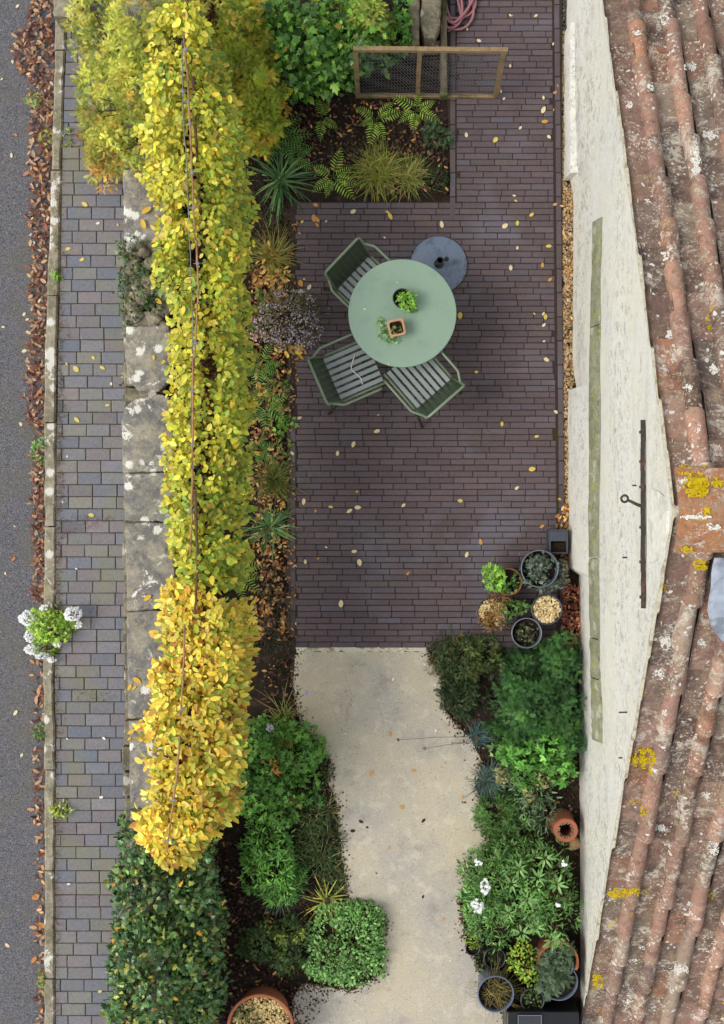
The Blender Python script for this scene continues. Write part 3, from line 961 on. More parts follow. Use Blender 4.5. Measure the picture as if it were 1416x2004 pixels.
# sloping string course with moss
mb = MB()
cuts = [-1.78, -1.29, -.98, -.36, 1.44, 2.27]
for a0, b0 in zip(cuts[:-1], cuts[1:]):
    n = 14
    vs, fs = [], []
    for i in range(n + 1):
        yy = a0 + .004 + (b0 - a0 - .008) * i / n
        j = random.uniform(-.004, .004); bow = .036 * max(0, 1 - (yy / 2.2) ** 2)
        vs += [(.0, yy, .93), (-.042 - bow + j, yy, .955), (-.046 - bow + j, yy, .985), (-.026 - bow + j, yy, 1.10 + j), (.006 - bow, yy, 1.215 + j)]
    for i in range(n):
        for k in range(4): fs.append((i * 5 + k, i * 5 + k + 1, i * 5 + 6 + k, i * 5 + 5 + k))
    fs.append((4, 3, 2, 1, 0)); q = n * 5; fs.append((q, q + 1, q + 2, q + 3, q + 4))
    mb.add(vs, fs)
o = mb.build('string_course', M['ledge'], house, True); smooth_by_angle(o, 40)
# iron tie bar and hooked bracket
az = 2.83
ya, yb = hl(1261, 822, az)[1], hl(1261, 1190, az)[1]
mb = MB()
n = 26
for i in range(n):
    t0, t1 = i / n, (i + 1) / n
    mb.box((-.022 + random.uniform(-.002, .002), ya + (yb - ya) * (t0 + t1) / 2, az + .004 * math.sin(i * .6)), (.026, abs(yb - ya) / n + .002, .022 + random.uniform(-.002, .003)))
tb = mb.build('tie_bar', M['iron'], house)
for py in (845, 903, 953, 1032, 1100, 1169):
    yy = hl(1261, py, az)[1]
    mb = MB(); mb.box((-.022, yy, az - .02), (.03, .018, .05)); mb.build('lug', M['iron'], tb)
mb = MB()
b0 = hl(1259, 993, az); e0 = hl(1222, 976, 2.78)
mb.tube([(-.01, b0[1], az), (-.06, b0[1] + .02, az - .01), (e0[0] + .02, e0[1] - .008, 2.78)], [.012, .011, .009], 8)
ring = [(e0[0] + .022 * math.cos(t), e0[1] + .022 * math.sin(t), 2.78) for t in np.linspace(0, 2 * math.pi, 17)]
mb.tube(ring, .008, 8)
mb.build('hook', M['iron'], house)
for (px, py, ln) in ((1228, 1091, .07), (1228, 1394, .12), (1218, 1483, .06), (1245, 950, .05), (1122, 1091, .03)):
    D = 1.852 * F / (px - 708); z = H - D
    yy = (1002 - py) * D / F
    mb = MB(); mb.tube([(.0, yy, z), (-ln * .55, yy, z + .005)], .0055, 6)
    mb.build('iron_pin', M['iron'], house)
# grey cement repair near the ridge
mb = MB()
pts = []
for (py, zz) in ((968, 2.98), (958, 3.1), (962, 3.28), (972, 3.42), (1000, 3.5), (1040, 3.48), (1070, 3.36), (1096, 3.22), (1102, 3.0), (1085, 2.92), (1040, 2.9), (1000, 2.9)):
    D = H - zz
    pts.append(((1002 - py) * D / F, zz))
vs = [(-.012, a, b) for a, b in pts] + [(.02, a, b) for a, b in pts]
n = len(pts)
mb.add(vs, [tuple(range(n))[::-1]] + [(i, (i + 1) % n, n + (i + 1) % n, n + i) for i in range(n)])
M['cement'] = mat_rough('cement', lin(214, 212, 202), .2, 20, .95, .4, .1, second=lin(190, 190, 178), sscale=4)
mb.build('cement_patch', M['cement'], house)

# ---- roof of single-roll tiles
TC = [(4, 138, 104, 88), (3, 124, 94, 82), (3, 148, 112, 92), (2, 112, 90, 80), (2, 138, 116, 98), (.7, 160, 112, 86), (1, 104, 82, 74)]
PITCH, GAUGE = .26, .395
PAN = [(-.004, .030), (.004, .010), (.016, .0), (.085, -.003), (.150, .0), (.162, .010), (.170, .030)]
ROLL = [(.205 + .060 * math.sin(R(t)), .006 + .070 * math.cos(R(t))) for t in (-104, -84, -62, -40, -18, 0, 18, 40, 62, 84, 104)]
TP = [(3, 132, 104, 92), (3, 120, 96, 86), (2, 142, 112, 96), (2, 110, 92, 84), (1.4, 138, 122, 106), (.5, 158, 112, 88), (1, 100, 86, 80)]
TR = [(4, 160, 124, 108), (3, 146, 112, 98), (3, 168, 128, 108), (2, 126, 102, 92), (1.6, 152, 134, 118), (1, 174, 126, 100), (1, 112, 92, 86)]
def prof_h(u):
    if .148 < u < .262: return .010 + .070 * math.sqrt(max(0, 1 - ((u - .205) / .060) ** 2))
    return .0
mb = MB()
def slope_tiles(sgn, slope, ylen):
    th = math.atan(slope); L = ylen / math.cos(th)
    dy, dz = sgn * math.cos(th), -math.sin(th)
    ny_, nz_ = sgn * math.sin(th), math.cos(th)
    def tile(x0, s, ln, prof, col, t0, t1, lift0, lift1, thick, cx, sk):
        vs, fs = [], []; nseg = 4; m = len(prof)
        for k in range(nseg + 1):
            t = k / nseg; ss = s + ln * t; lift = lift0 + (lift1 - lift0) * t; tap = t0 + (t1 - t0) * t
            for (u, h) in prof:
                vs.append((x0 + cx + (u - cx) * tap + sk * t, dy * ss + ny_ * (h * tap + lift), APZ + dz * ss + nz_ * (h * tap + lift)))
        for (u, h) in prof:
            vs.append((x0 + cx + (u - cx) * t1 * .93 + sk, dy * (s + ln - .002) + ny_ * (h * t1 + lift1 - thick), APZ + dz * (s + ln - .002) + nz_ * (h * t1 + lift1 - thick)))
        for k in range(nseg + 1):
            for j in range(m - 1):
                f = (k * m + j, k * m + j + 1, (k + 1) * m + j + 1, (k + 1) * m + j)
                fs.append(f if sgn > 0 else f[::-1])
        mb.add(vs, fs, col)
    for c in range(int(2.9 / PITCH) + 1):
        xc = -.02 + c * PITCH
        for (prof, cols, off, t0, t1, cx, th_) in ((PAN, TP, .0, 1.0, 1.0, .085, .016), (ROLL, TR, .17, .84, 1.06, .205, .014)):
            s = .05 + off + random.uniform(-.03, .03)
            if off: tile(xc, .06, s + .03 - .06, prof, pal(1, cols, 1, .12)[0], t0, t1, .03, .04, th_, cx, 0)
            while s < L:
                g_ = GAUGE * random.uniform(.97, 1.03)
                tile(xc + random.uniform(-.008, .008), s, g_ + .05, prof, pal(1, cols, 1.0, .15)[0], t0 * random.uniform(.97, 1.03), t1 * random.uniform(.97, 1.03) if off else 1.0,
                     .004 + random.uniform(-.002, .003), (.034 if not off else .030) + random.uniform(-.004, .006), th_, cx, random.uniform(-.010, .010))
                s += g_
slope_tiles(1, SN, EN + .1)
slope_tiles(-1, SS, -ES + .08)
rf = mb.build('roof', M['tile'], house, True); smooth_by_angle(rf, 36)
# underlay boards under the tiles (closes the roof)
mb = MB()
mb.add([(.03, 0, APZ - .01), (3.1, 0, APZ - .01), (3.1, EN + .08, roof_z(EN + .08) - .01), (.03, EN + .08, roof_z(EN + .08) - .01), (3.1, ES - .05, roof_z(ES - .05) - .01), (.03, ES - .05, roof_z(ES - .05) - .01)],
       [(0, 1, 2, 3), (1, 0, 5, 4)])
mb.build('roof_boards', M['wood_dark'], rf)
# ridge tiles
for i in range(7):
    mb = MB(); x0 = -.015 + i * .44; vs, fs = [], []
    prof = [(-.25, -.115), (-.20, -.06), (-.10, .015), (-.03, .052), (.0, .058), (.03, .052), (.10, .02), (.20, -.03), (.25, -.06)]
    hz = .075 + random.uniform(-.004, .004); j = random.uniform(-.008, .008)
    m = len(prof)
    for xx, sc in ((x0, 1.02), (x0 + .2, 1.0), (x0 + .45, .98)):
        for a, b in prof: vs.append((xx, a * sc + .005 + j, APZ + hz + b * sc))
    for a, b in prof: vs.append((x0, a, APZ + hz + b - .022))
    for k in range(2):
        for q in range(m - 1): fs.append((k * m + q + 1, k * m + q, (k + 1) * m + q, (k + 1) * m + q + 1))
    for q in range(m - 1): fs.append((q, q + 1, 3 * m + q + 1, 3 * m + q))
    mb.add(vs, fs, lin(*random.choice([(176, 122, 82), (168, 116, 80), (182, 130, 90)])))
    o = mb.build('ridge_tile', M['ridge'], rf, True); smooth_by_angle(o, 45)
# mortar bed under the verge
mb = MB(); vs, fs = [], []
ylist = list(np.linspace(ES, 0, 50)) + list(np.linspace(0.06, EN, 50))
for yy in ylist:
    z = roof_z(yy); j = random.uniform(-.006, .006)
    vs += [(.004, yy, z - .07 + j * 2), (-.018 + j, yy, z - .05), (-.022 + j, yy, z - .005), (.03, yy, z + .012)]
for i in range(len(ylist) - 1):
    for k in range(3): fs.append((i * 4 + k, i * 4 + k + 1, i * 4 + 5 + k, i * 4 + 4 + k))
mb.add(vs, fs); mb.build('verge_mortar', M['mortar'], rf)
# lead flashing at the right edge
def on_roof(px, py, up=.12):
    """house point on the south slope under a photo pixel"""
    z = 3.5
    for _ in range(30):
        p = P(px, py, z); yl = hl(px, py, z)[1]
        z = z * .5 + .5 * (roof_z(yl) + up)
    return hl(px, py, z)
mb = MB(); vs, fs = [], []
grid = []
for i in range(13):
    py = 1092 + (1268 - 1092) * i / 12
    le = np.interp(py, [1090, 1115, 1150, 1175, 1195, 1230, 1270], [1398, 1392, 1391, 1386, 1384, 1392, 1425])
    row = []
    for k in range(9):
        px = le + (1540 - le) * k / 8
        q = on_roof(px, py, .125 + .012 * math.sin(k * 1.7 + i * .5))
        row.append(len(vs)); vs.append(q)
    grid.append(row)
for i in range(12):
    for k in range(8): fs.append((grid[i][k], grid[i + 1][k], grid[i + 1][k + 1], grid[i][k + 1]))
mb.add(vs, fs)
o = mb.build('lead_flashing', M['lead'], rf, True)
sm = o.modifiers.new('thickness', 'SOLIDIFY'); sm.thickness = .004
# crusts of lichen that stand proud of the tiles
def crust(name, px, py, rx, ry, n, mat, size=.012, sgnup=.07):
    pos = []
    for _ in range(n):
        a = random.random() * 6.28; q = random.random() ** .6
        x, y_ = px + math.cos(a) * rx * q, py + math.sin(a) * ry * q
        if math.sin(x * .35 + py) + math.sin(y_ * .31 + px) + random.uniform(-.6, .6) < -.75: continue
        # height of tile surface under this pixel
        z = 2.0
        for _ in range(30):
            yl = hl(x, y_, z)[1]
            xl = hl(x, y_, z)[0]
            u = ((xl + .02) % PITCH)
            h = prof_h(u)
            zz_ = roof_z(yl) + .026 + h * 1.15
            if abs(yl) < .24: zz_ = APZ + .083 + float(np.interp(yl, [-.25, -.20, -.10, -.03, .03, .10, .20, .25], [-.115, -.06, .015, .052, .052, .02, -.03, -.06]))
            z = z * .5 + .5 * zz_
        q_ = hl(x, y_, z)
        if q_[0] > -.012: pos.append(q_)
    pos = np.array(pos); m = len(pos)
    a = rng.random(m) * 6.28
    f = np.stack([np.cos(a), np.sin(a), .12 * rng.standard_normal(m)], 1)
    u = np.array((0, 0, 1.0)) + .22 * rng.standard_normal((m, 3))
    leaves(name, 'chip', pos - .4 * size * nrm(f), f, u, size * (.6 + .8 * rng.random(m)), np.ones((m, 3)), mat, rf)['kind'] = 'stuff'
for (px, py, rx, ry, n) in ((1262, 1490, 24, 27, 750), (1248, 1580, 24, 18, 480), (1212, 1748, 24, 12, 340), (1240, 1746, 26, 7, 220), (1168, 1925, 12, 22, 330), (1362, 948, 26, 26, 420), (1404, 884, 14, 20, 260),
                            (1372, 1104, 16, 12, 220), (1392, 625, 9, 24, 200), (1343, 510, 6, 9, 60), (1174, 1985, 6, 14, 90), (1368, 952, 20, 22, 420), (1345, 1078, 12, 8, 90), (1404, 944, 12, 10, 140), (1385, 1000, 8, 8, 50), (1300, 1150, 7, 7, 60), (1340, 920, 18, 10, 160), (1230, 1480, 8, 24, 140)):
    crust('yellow_lichen', px, py, rx, ry, n, M['lichen'])
for (px, py, rx, ry, n) in ((1303, 1258, 10, 14, 150), (1225, 1716, 10, 10, 130), (1330, 1900, 18, 14, 260), (1208, 1884, 11, 6, 90), (1395, 1660, 12, 16, 160), (1310, 1935, 9, 11, 110), (1235, 1880, 12, 4, 80), (1362, 310, 12, 34, 420), (1390, 262, 16, 12, 200),
                            (1328, 420, 7, 26, 200), (1372, 1260, 9, 9, 80), (1230, 205, 9, 7, 70), (1355, 835, 16, 14, 220), (1336, 940, 9, 5, 60), (1395, 1030, 14, 7, 90), (1352, 1012, 40, 3, 120), (1250, 60, 14, 9, 110), (1300, 40, 10, 12, 100), (1350, 130, 12, 10, 110), (1275, 170, 8, 8, 70), (1240, 330, 9, 9, 70), (1265, 400, 8, 12, 80), (1300, 500, 10, 9, 80), (1398, 720, 10, 12, 100), (1345, 760, 9, 8, 80), (1290, 1320, 10, 10, 80), (1300, 1400, 8, 10, 70), (1350, 1440, 14, 9, 110), (1380, 1560, 12, 10, 100), (1290, 1620, 12, 8, 90), (1345, 1780, 10, 12, 100), (1260, 1850, 12, 9, 90), (1230, 1960, 12, 12, 110), (1390, 1850, 12, 16, 130), (1370, 1985, 18, 12, 160), (1310, 655, 9, 9, 90), (1175, 1995, 5, 7, 40)):
    crust('white_lichen', px, py, rx, ry, n, M['wlichen'], .011)

# ================================================================== STONE WALL UNDER THE HEDGE
ZW = .55
gw = thing('garden_wall', 'low grey stone wall with lichened coping slabs beside the brick pavement', 'wall', P(290, 1000, 0) * np.array((1, 1, 0)))
go = np.array(gw.location)
mb = MB(go)
x0, x1 = P(262, 0, 0)[0], P(322, 0, 0)[0]
for i in range(46):                                      # rubble courses of the faces
    for k in range(4):
        yy = P(0, -120 + i * 48, 0)[1]
        mb.box(((x0 + x1) / 2 + random.uniform(-.008, .008), yy, .065 + k * .13), (x1 - x0 + random.uniform(-.02, .02), .195, .126), 0, mi=0, bev=.012)
mb.build('wall_face', M['rock'], gw)
COP = [[(238, -110), (335, -110), (337, 100), (238, 104)], [(238, 106), (337, 102), (334, 325), (240, 328)],
       [(240, 331), (318, 331), (322, 395), (330, 470), (242, 474)],
       [(246, 640), (330, 636), (336, 700), (330, 745), (310, 766), (268, 764), (250, 740), (244, 690)],
       [(262, 782), (310, 772), (330, 776), (338, 830), (337, 922), (240, 925), (237, 830), (242, 800)],
       [(241, 928), (339, 924), (341, 1000), (333, 1021), (243, 1018)],
       [(244, 1022), (326, 1024), (338, 1036), (341, 1120), (334, 1192), (248, 1196)],
       [(247, 1199), (332, 1194), (328, 1300), (322, 1402), (250, 1407)],
       [(252, 1410), (322, 1405), (320, 1580), (254, 1584)], [(254, 1587), (322, 1583), (330, 1800), (250, 1806)], [(250, 1809), (330, 1803), (330, 2110), (250, 2110)]]
def slab(poly, z0, z1, name, mat, parent, org, j=1.2, bevel=.012):
    pts = []
    n = len(poly)
    for i in range(n):
        a0, b0 = np.array(poly[i], float), np.array(poly[(i + 1) % n], float)
        m = max(2, int(np.linalg.norm(b0 - a0) / 9))
        for k in range(m):
            t = a0 + (b0 - a0) * k / m
            pts.append(t + np.array((random.uniform(-j, j), random.uniform(-j, j))))
    c = np.mean(pts, 0); m = len(pts)
    vs = []
    for ins, z in ((0, z0), (0, z1 - bevel), (bevel * .35, z1 - bevel * .3), (bevel * 1.2, z1)):
        for t in pts:
            d = c - t; l = np.linalg.norm(d)
            q = t + d / l * ins * F / H
            vs.append(P(q[0], q[1], z1) * np.array((1, 1, 0)) + np.array((0, 0, z + (random.uniform(-.004, .004) if ins else 0))))
    cc = P(c[0], c[1], z1); vs.append((cc[0], cc[1], z1 + .004))
    fs = []
    for k in range(3):
        for i in range(m): fs.append((k * m + (i + 1) % m, k * m + i, (k + 1) * m + i, (k + 1) * m + (i + 1) % m))
    for i in range(m): fs.append((3 * m + (i + 1) % m, 3 * m + i, 4 * m))
    mb = MB(org); mb.add(vs, fs)
    me = mb.build(name, mat, parent, False)
    bpy.context.view_layer.update()
    if True:
        o = me.data
        import bmesh
        bm = bmesh.new(); bm.from_mesh(o); bmesh.ops.recalc_face_normals(bm, faces=bm.faces); bm.to_mesh(o); bm.free()
    smooth_by_angle(me, 50)
    return me
for i, c in enumerate(COP):
    slab(c, ZW - .1, ZW + random.uniform(-.015, .01), 'coping_stone', M['coping'], gw, go)
# broken rubble where the coping is missing
mb = MB(go)
for _ in range(46):
    px, py = random.uniform(250, 326), random.uniform(480, 640)
    p = P(px, py, ZW - .03)
    r = random.uniform(.035, .085)
    prof = [(r * .9, -.06), (r, -.02), (r * .85, .015), (r * .5, .03), (0.001, .034)]
    mb.lathe(prof, (p[0], p[1], p[2] + random.uniform(-.03, .02)), 9, wob=.18)
mb.build('rubble', M['rock'], gw)
# square stones and timber at the top of the picture
def rough_block(name, label, cat, poly, z0, z1, mat, j=1.5):
    c = np.mean(poly, 0); o = P(c[0], c[1], z1); o[2] = z0
    t = thing(name, label, cat, o)
    slab(poly, z0, z1, 'stone' if 'stone' in name or 'slab' in name else 'timber', mat, t, o, j, .02)
    return t
rough_block('stone_block', 'square mossy stone block on the kerb at the top of the pavement', 'stone', [(102, -60), (152, -60), (150, 30), (104, 33)], -.06, .35, M['kerbstone'])
rough_block('stone_block', 'rough grey stone block between the log and the timber edging', 'stone', [(826, -40), (864, -40), (862, 52), (850, 76), (832, 74), (823, 40)], 0, .30, M['rock'])
rough_block('stone_slab', 'pale flat slab lying below the rough stone block by the mesh panel', 'stone', [(832, 79), (862, 78), (861, 100), (826, 102)], 0, .08, M['kerbstone'])
rough_block('wooden_log', 'weathered grey log lying upright beside the rough stone block', 'log', [(803, -40), (818, -40), (822, 20), (820, 88), (806, 92), (801, 30)], 0, .28, M['wood_dark'], 1.2)
rough_block('timber_sleeper', 'mossy timber edging running under the wire mesh panel beside the dark bricks', 'edging', [(863, -60), (874, -60), (875, 186), (861, 188)], 0, .12, M['wood_dark'], .6)

# ================================================================== FURNITURE
TZ = ZT
tc_ = P(787, 613, .75)
t = thing('round_table', 'round sage green metal garden table on the dark brick terrace', 'table', (tc_[0], tc_[1], TZ))
mb = MB()
rt_ = 106 * (H - .75) / F
mb.lathe([(.02, .690), (rt_ - .03, .690), (rt_ - .004, .694), (rt_, .700), (rt_, .714), (rt_ - .003, .719), (rt_ - .008, .720), (.02, .720)], (0, 0, 0), 96)
o = mb.build('tabletop', M['table'], t); smooth_by_angle(o, 40)
mb = MB(); mb.lathe([(.16, .0), (.16, .008), (.12, .03), (.05, .16), (.034, .3), (.034, .62), (.09, .69), (.09, .6895)], (0, 0, 0), 32)
o = mb.build('pedestal', M['chair'], t); smooth_by_angle(o, 40)
for k in range(4):
    a = R(45 + 90 * k + 12)
    mb = MB(); mb.box((math.cos(a) * .20, math.sin(a) * .20, .015), (.20, .04, .024), a, bev=.006)
    mb.build('foot', M['chair'], t)

def make_chair():
    c = thing('garden_chair', 'x', 'chair', (0, 0, 0), 0, 'green slatted chairs round the table')
    m = M['chair']
    W = .198
    mb = MB()
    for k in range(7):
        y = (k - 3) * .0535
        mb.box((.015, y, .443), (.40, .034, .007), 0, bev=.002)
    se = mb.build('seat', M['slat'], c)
    for xx in (.215, -.185):
        mb = MB(); mb.box((xx, 0, .432), (.02, 2 * W, .022), 0, bev=.004); mb.build('seat_frame', m, se)
    for s in (1, -1):
        mb = MB(); mb.tube([(-.19, s * W, .440), (.1, s * W, .444), (.20, s * W, .442), (.222, s * W, .43)], .0105, 10); o = mb.build('seat_rail', M['frame'], c, True)
    mb = MB()
    b0, b1 = np.array((-.165, 0, .445)), np.array((-.285, 0, .795))
    for k in range(7):
        y = (k - 3) * .0535
        d = nrm((b1 - b0)[None])[0]; nrmx = np.array((d[2], 0, -d[0])) * .0035
        hw = .0245
        vs = []
        for q in (b0 + d * .01, b0 + d * .12, b0 + d * .25, b1 - d * .012):
            for yy in (-hw, hw):
                for sg in (1, -1): vs.append(q + np.array((0, y + yy, 0)) + nrmx * sg)
        fs = []
        for i in range(3):
            b = i * 4
            fs += [(b, b + 2, b + 6, b + 4), (b + 1, b + 5, b + 7, b + 3), (b, b + 4, b + 5, b + 1), (b + 2, b + 3, b + 7, b + 6)]
        fs += [(0, 1, 3, 2), (12, 14, 15, 13)]
        mb.add(vs, fs)
        for z in (.06, .30):
            mb.box(tuple(b0 + d * z + nrmx * 1.5 + np.array((0, y, 0))), (.008, .012, .012), bev=.003)
    mb.box(tuple(b0 + (b1 - b0) * .2 - nrmx * 2), (.008, 2 * W - .02, .03))
    mb.box(tuple(b0 + (b1 - b0) * .8 - nrmx * 2), (.008, 2 * W - .02, .03))
    bk = mb.build('backrest', m, c)
    mb = MB()
    mb.tube([b0 + np.array((0, -W, 0)), b1 + np.array((.004, -W, -.03)), b1 + np.array((0, -W + .022, 0)), b1 + np.array((0, W - .022, 0)), b1 + np.array((.004, W, -.03)), b0 + np.array((0, W, 0))], .0115, 10)
    mb.build('back_frame', M['frame'], bk, True)
    for s in (1, -1):
        mb = MB()
        mb.tube([(-.255, s * (W - .004), .655), (-.235, s * (W + .008), .66), (-.165, s * (W + .047), .662), (-.14, s * (W + .050), .662), (.12, s * (W + .050), .655), (.155, s * (W + .050), .645), (.172, s * (W + .046), .62)], .010, 10)
        mb.build('armrest', M['frame'], c, True)
        mb = MB(); mb.tube([(.172, s * (W + .046), .62), (.182, s * (W + .03), .44), (.205, s * (W + .036), .0)], [.0105, .0105, .0115], 10); mb.build('leg', m, c, True)
        mb = MB(); mb.tube([(-.17, s * W, .44), (-.22, s * (W + .006), .25), (-.30, s * (W + .018), .0)], [.0105, .0105, .0115], 10); mb.build('leg', m, c, True)
    return c
chair = make_chair()
def children(o): return [x for x in bpy.data.objects if x.parent == o]
def copy_tree(o, parent=None):
    c = o.copy(); COL.objects.link(c)
    if parent is not None: c.parent = parent
    for ch in children(o): copy_tree(ch, c)
    return c
for i, (px, py, ang, lab) in enumerate(((668.5, 499, -43.5, 'green slatted chair tucked in behind the table farthest from the drive'),
                                        (620.5, 746, 23.5, 'green slatted armchair with a bent white cord lying on its seat'),
                                        (872, 786, 131, 'green slatted armchair with empty seat on the house side of the table'))):
    c = chair if i == 0 else copy_tree(chair)
    a = R(ang); q = P(px, py, .825)
    c.location = (q[0] + .285 * math.cos(a), q[1] + .285 * math.sin(a), TZ); c.rotation_euler = (0, 0, a)
    c['label'] = lab
# white bent cord on the seat
z = .485
pts = [P(694, 693, z), P(690, 707, z), P(686.5, 719, z), P(688, 724, z), P(698, 733, z), P(706, 741, z), P(709, 752, z)]
o0 = pts[3]
mb = MB(o0); mb.tube(pts, .0045, 8); tag(mb.build('cord', M['white'], None, True, o0), 'thin bent white cord lying across the slats of a chair seat', 'cord')

# parasol base
q = P(858, 518, .05)
t = thing('parasol_base', 'round blue grey stone parasol base on the bricks behind the table', 'parasol base', (q[0], q[1], TZ))
r = 55 * (H - .05) / F
mb = MB(); mb.lathe([(r, 0), (r + .002, .012), (r, .028), (r - .012, .036), (r * .6, .046), (.06, .056), (.02, .056)], (0, 0, 0), 64)
o = mb.build('weight', M['gran'], t); smooth_by_angle(o, 40)
mb = MB(); mb.lathe([(.04, .05), (.04, .07), (.028, .08), (.027, .20), (.031, .20), (.031, .23), (.022, .23), (.021, .08), (.002, .07)], (0, 0, 0), 24)
o = mb.build('socket', M['black'], t); smooth_by_angle(o, 40)
mb = MB(); mb.tube([(.025, .01, .17), (.055, .02, .17)], .006, 8); mb.lathe([(.018, .155), (.02, .16), (.02, .18), (.016, .185)], (.058, .021, 0), 10)
mb.build('knob', M['black'], t)

# ---- pots
def pot(name, label, cat, px, py, rpx, h, mat, fill, z0=0.0, taper=.78, rim=.012, group=None, square=0.0, rz=0.0, wall=.008, fdepth=.03, fmat=None):
    zt = z0 + h
    q = P(px, py, zt); r = rpx * (H - zt) / F
    t = thing(name, label, cat, (q[0], q[1], z0), 0, group)
    mb = MB()
    rb = r * taper
    prof = [(rb * .9, 0), (rb, .004), (rb + (r - rim - rb) * .5, h * .5), (r - rim * .9, h - .035), (r - rim * .1, h - .032), (r, h - .028), (r, h - .004), (r - .003, h), (r - wall, h), (r - wall - .003, h - .005), (r - wall - rim * .6, h - fdepth - .01)]
    if rim < .006: prof = [(rb * .9, 0), (rb, .004), (r - .001, h - .008), (r + .003, h - .007), (r + .004, h - .002), (r, h), (r - wall, h - .002), (r - wall - .001, h - fdepth - .01)]
    mb.lathe(prof, (0, 0, 0), 48, square=square, rz=rz)
    o = mb.build('pot', mat, t); smooth_by_angle(o, 40)
    if fill:
        mb = MB(); n = 26; rr = r - wall - .001
        vs = [(0, 0, h - fdepth + .008)]; fs = []
        for k in range(1, 6):
            for i in range(n):
                a = 2 * math.pi * i / n
                vs.append((rr * k / 5 * math.cos(a), rr * k / 5 * math.sin(a), h - fdepth + random.uniform(-.004, .005)))
        for i in range(n): fs.append((0, 1 + i, 1 + (i + 1) % n))
        for k in range(4):
            for i in range(n): fs.append((1 + k * n + i, 1 + (k + 1) * n + i, 1 + (k + 1) * n + (i + 1) % n, 1 + k * n + (i + 1) % n))
        if square:
            vs = [(x * (1 + .13 * square), y * (1 + .13 * square), z) for x, y, z in vs]
        mb.add(vs, fs, (1, 1, 1)); mb.build('soil', M['potting'], t, True)
    t['r'] = r
    return t, np.array((q[0], q[1], z0)), r, h
def gravel_fill(t, r, h, n, size, cols, dep=.02):
    o = stones('gravel_top', [(0, 0), (10, 0), (10, 10), (0, 10)], n, size, cols)
    # move stones into the pot
    me = o.data; co = np.zeros(len(me.vertices) * 3, np.float32); me.vertices.foreach_get('co', co); co = co.reshape(-1, 10, 3)
    ctr = co.mean(1, keepdims=True)
    a = rng.random(n) * 6.28; q = np.sqrt(rng.random(n)) * r
    tgt = np.stack([q * np.cos(a), q * np.sin(a), h - dep + .006 * rng.random(n)], 1)[:, None, :]
    co = co - ctr + tgt
    me.vertices.foreach_set('co', co.astype(np.float32).ravel()); me.update()
    [(o.__delitem__(k_) if k_ in o else None) for k_ in ('label', 'category')]; o.parent = t
    return o
def pot_plant(t, lumps, n, leaf, size, cols, k=1.5, mat='leaf', st=True, name='foliage', zs=.1, **kw):
    org = np.array(t.location)
    p, nv = dome(lumps, n, kw.get('shell', .5), kw.get('bump', .2), int(lumps[0][0]))
    f, u = orient(nv, kw.get('tilt', .5), kw.get('droop', .3), kw.get('upw', .6))
    leaves(name, leaf, p, f, u, size * (1 + .25 * rng.standard_normal(len(p))).clip(.4, 1.7), pal(len(p), cols, k), M[mat], t, org)
    if st: stems('stem', lumps, t, org, z0=zs, r=.004)
GRN = [(3, 70, 110, 40), (2, 96, 140, 56), (1, 50, 86, 34)]
BRT = [(3, 130, 178, 70), (2, 110, 160, 60), (1, 160, 196, 84)]
DRK = [(3, 40, 66, 32), (2, 52, 82, 38), (1, 30, 50, 26), (.5, 70, 84, 36)]
GRYG = [(3, 110, 126, 110), (2, 84, 104, 84), (1, 140, 150, 136)]
GRAV = [(3, 196, 168, 112), (2, 214, 194, 146), (1, 160, 128, 80), (1, 226, 214, 180)]

# on the table
t, q, r, h = pot('potted_plant', 'small black pot of bright green leafy plant on the table', 'plant', 787, 583.5, 18.5, .11, M['black'], True, .75, .8, .004)
pot_plant(t, [(796, 586, 18, 19, .94, .84)], 260, 'tri', .020, BRT, 1.25, zs=.84, bump=.3, tilt=.6)
pot_plant(t, [(806, 602, 9, 8, .80, .76)], 50, 'tri', .018, GRN, 1.3, zs=.84, name='low_foliage', st=False)
t, q, r, h = pot('potted_plant', 'square terracotta pot of pale trailing plant on the table', 'plant', 775.5, 641, 15.5, .12, M['buff'], True, .75, .85, .004, square=.95, rz=R(12), wall=.012)
pot_plant(t, [(776, 646, 9, 8, .885, .84)], 60, 'tri', .016, [(2, 100, 130, 60), (1, 130, 120, 70)], 1.2, zs=.83, st=False)
pot_plant(t, [(757, 650, 20, 18, .82, .755), (746, 628, 8, 10, .80, .755), (768, 664, 14, 6, .79, .755)], 150, 'tri', .021, [(3, 132, 168, 112), (2, 112, 150, 92)], 1.3, name='trailing_foliage', zs=.80, shell=.1)

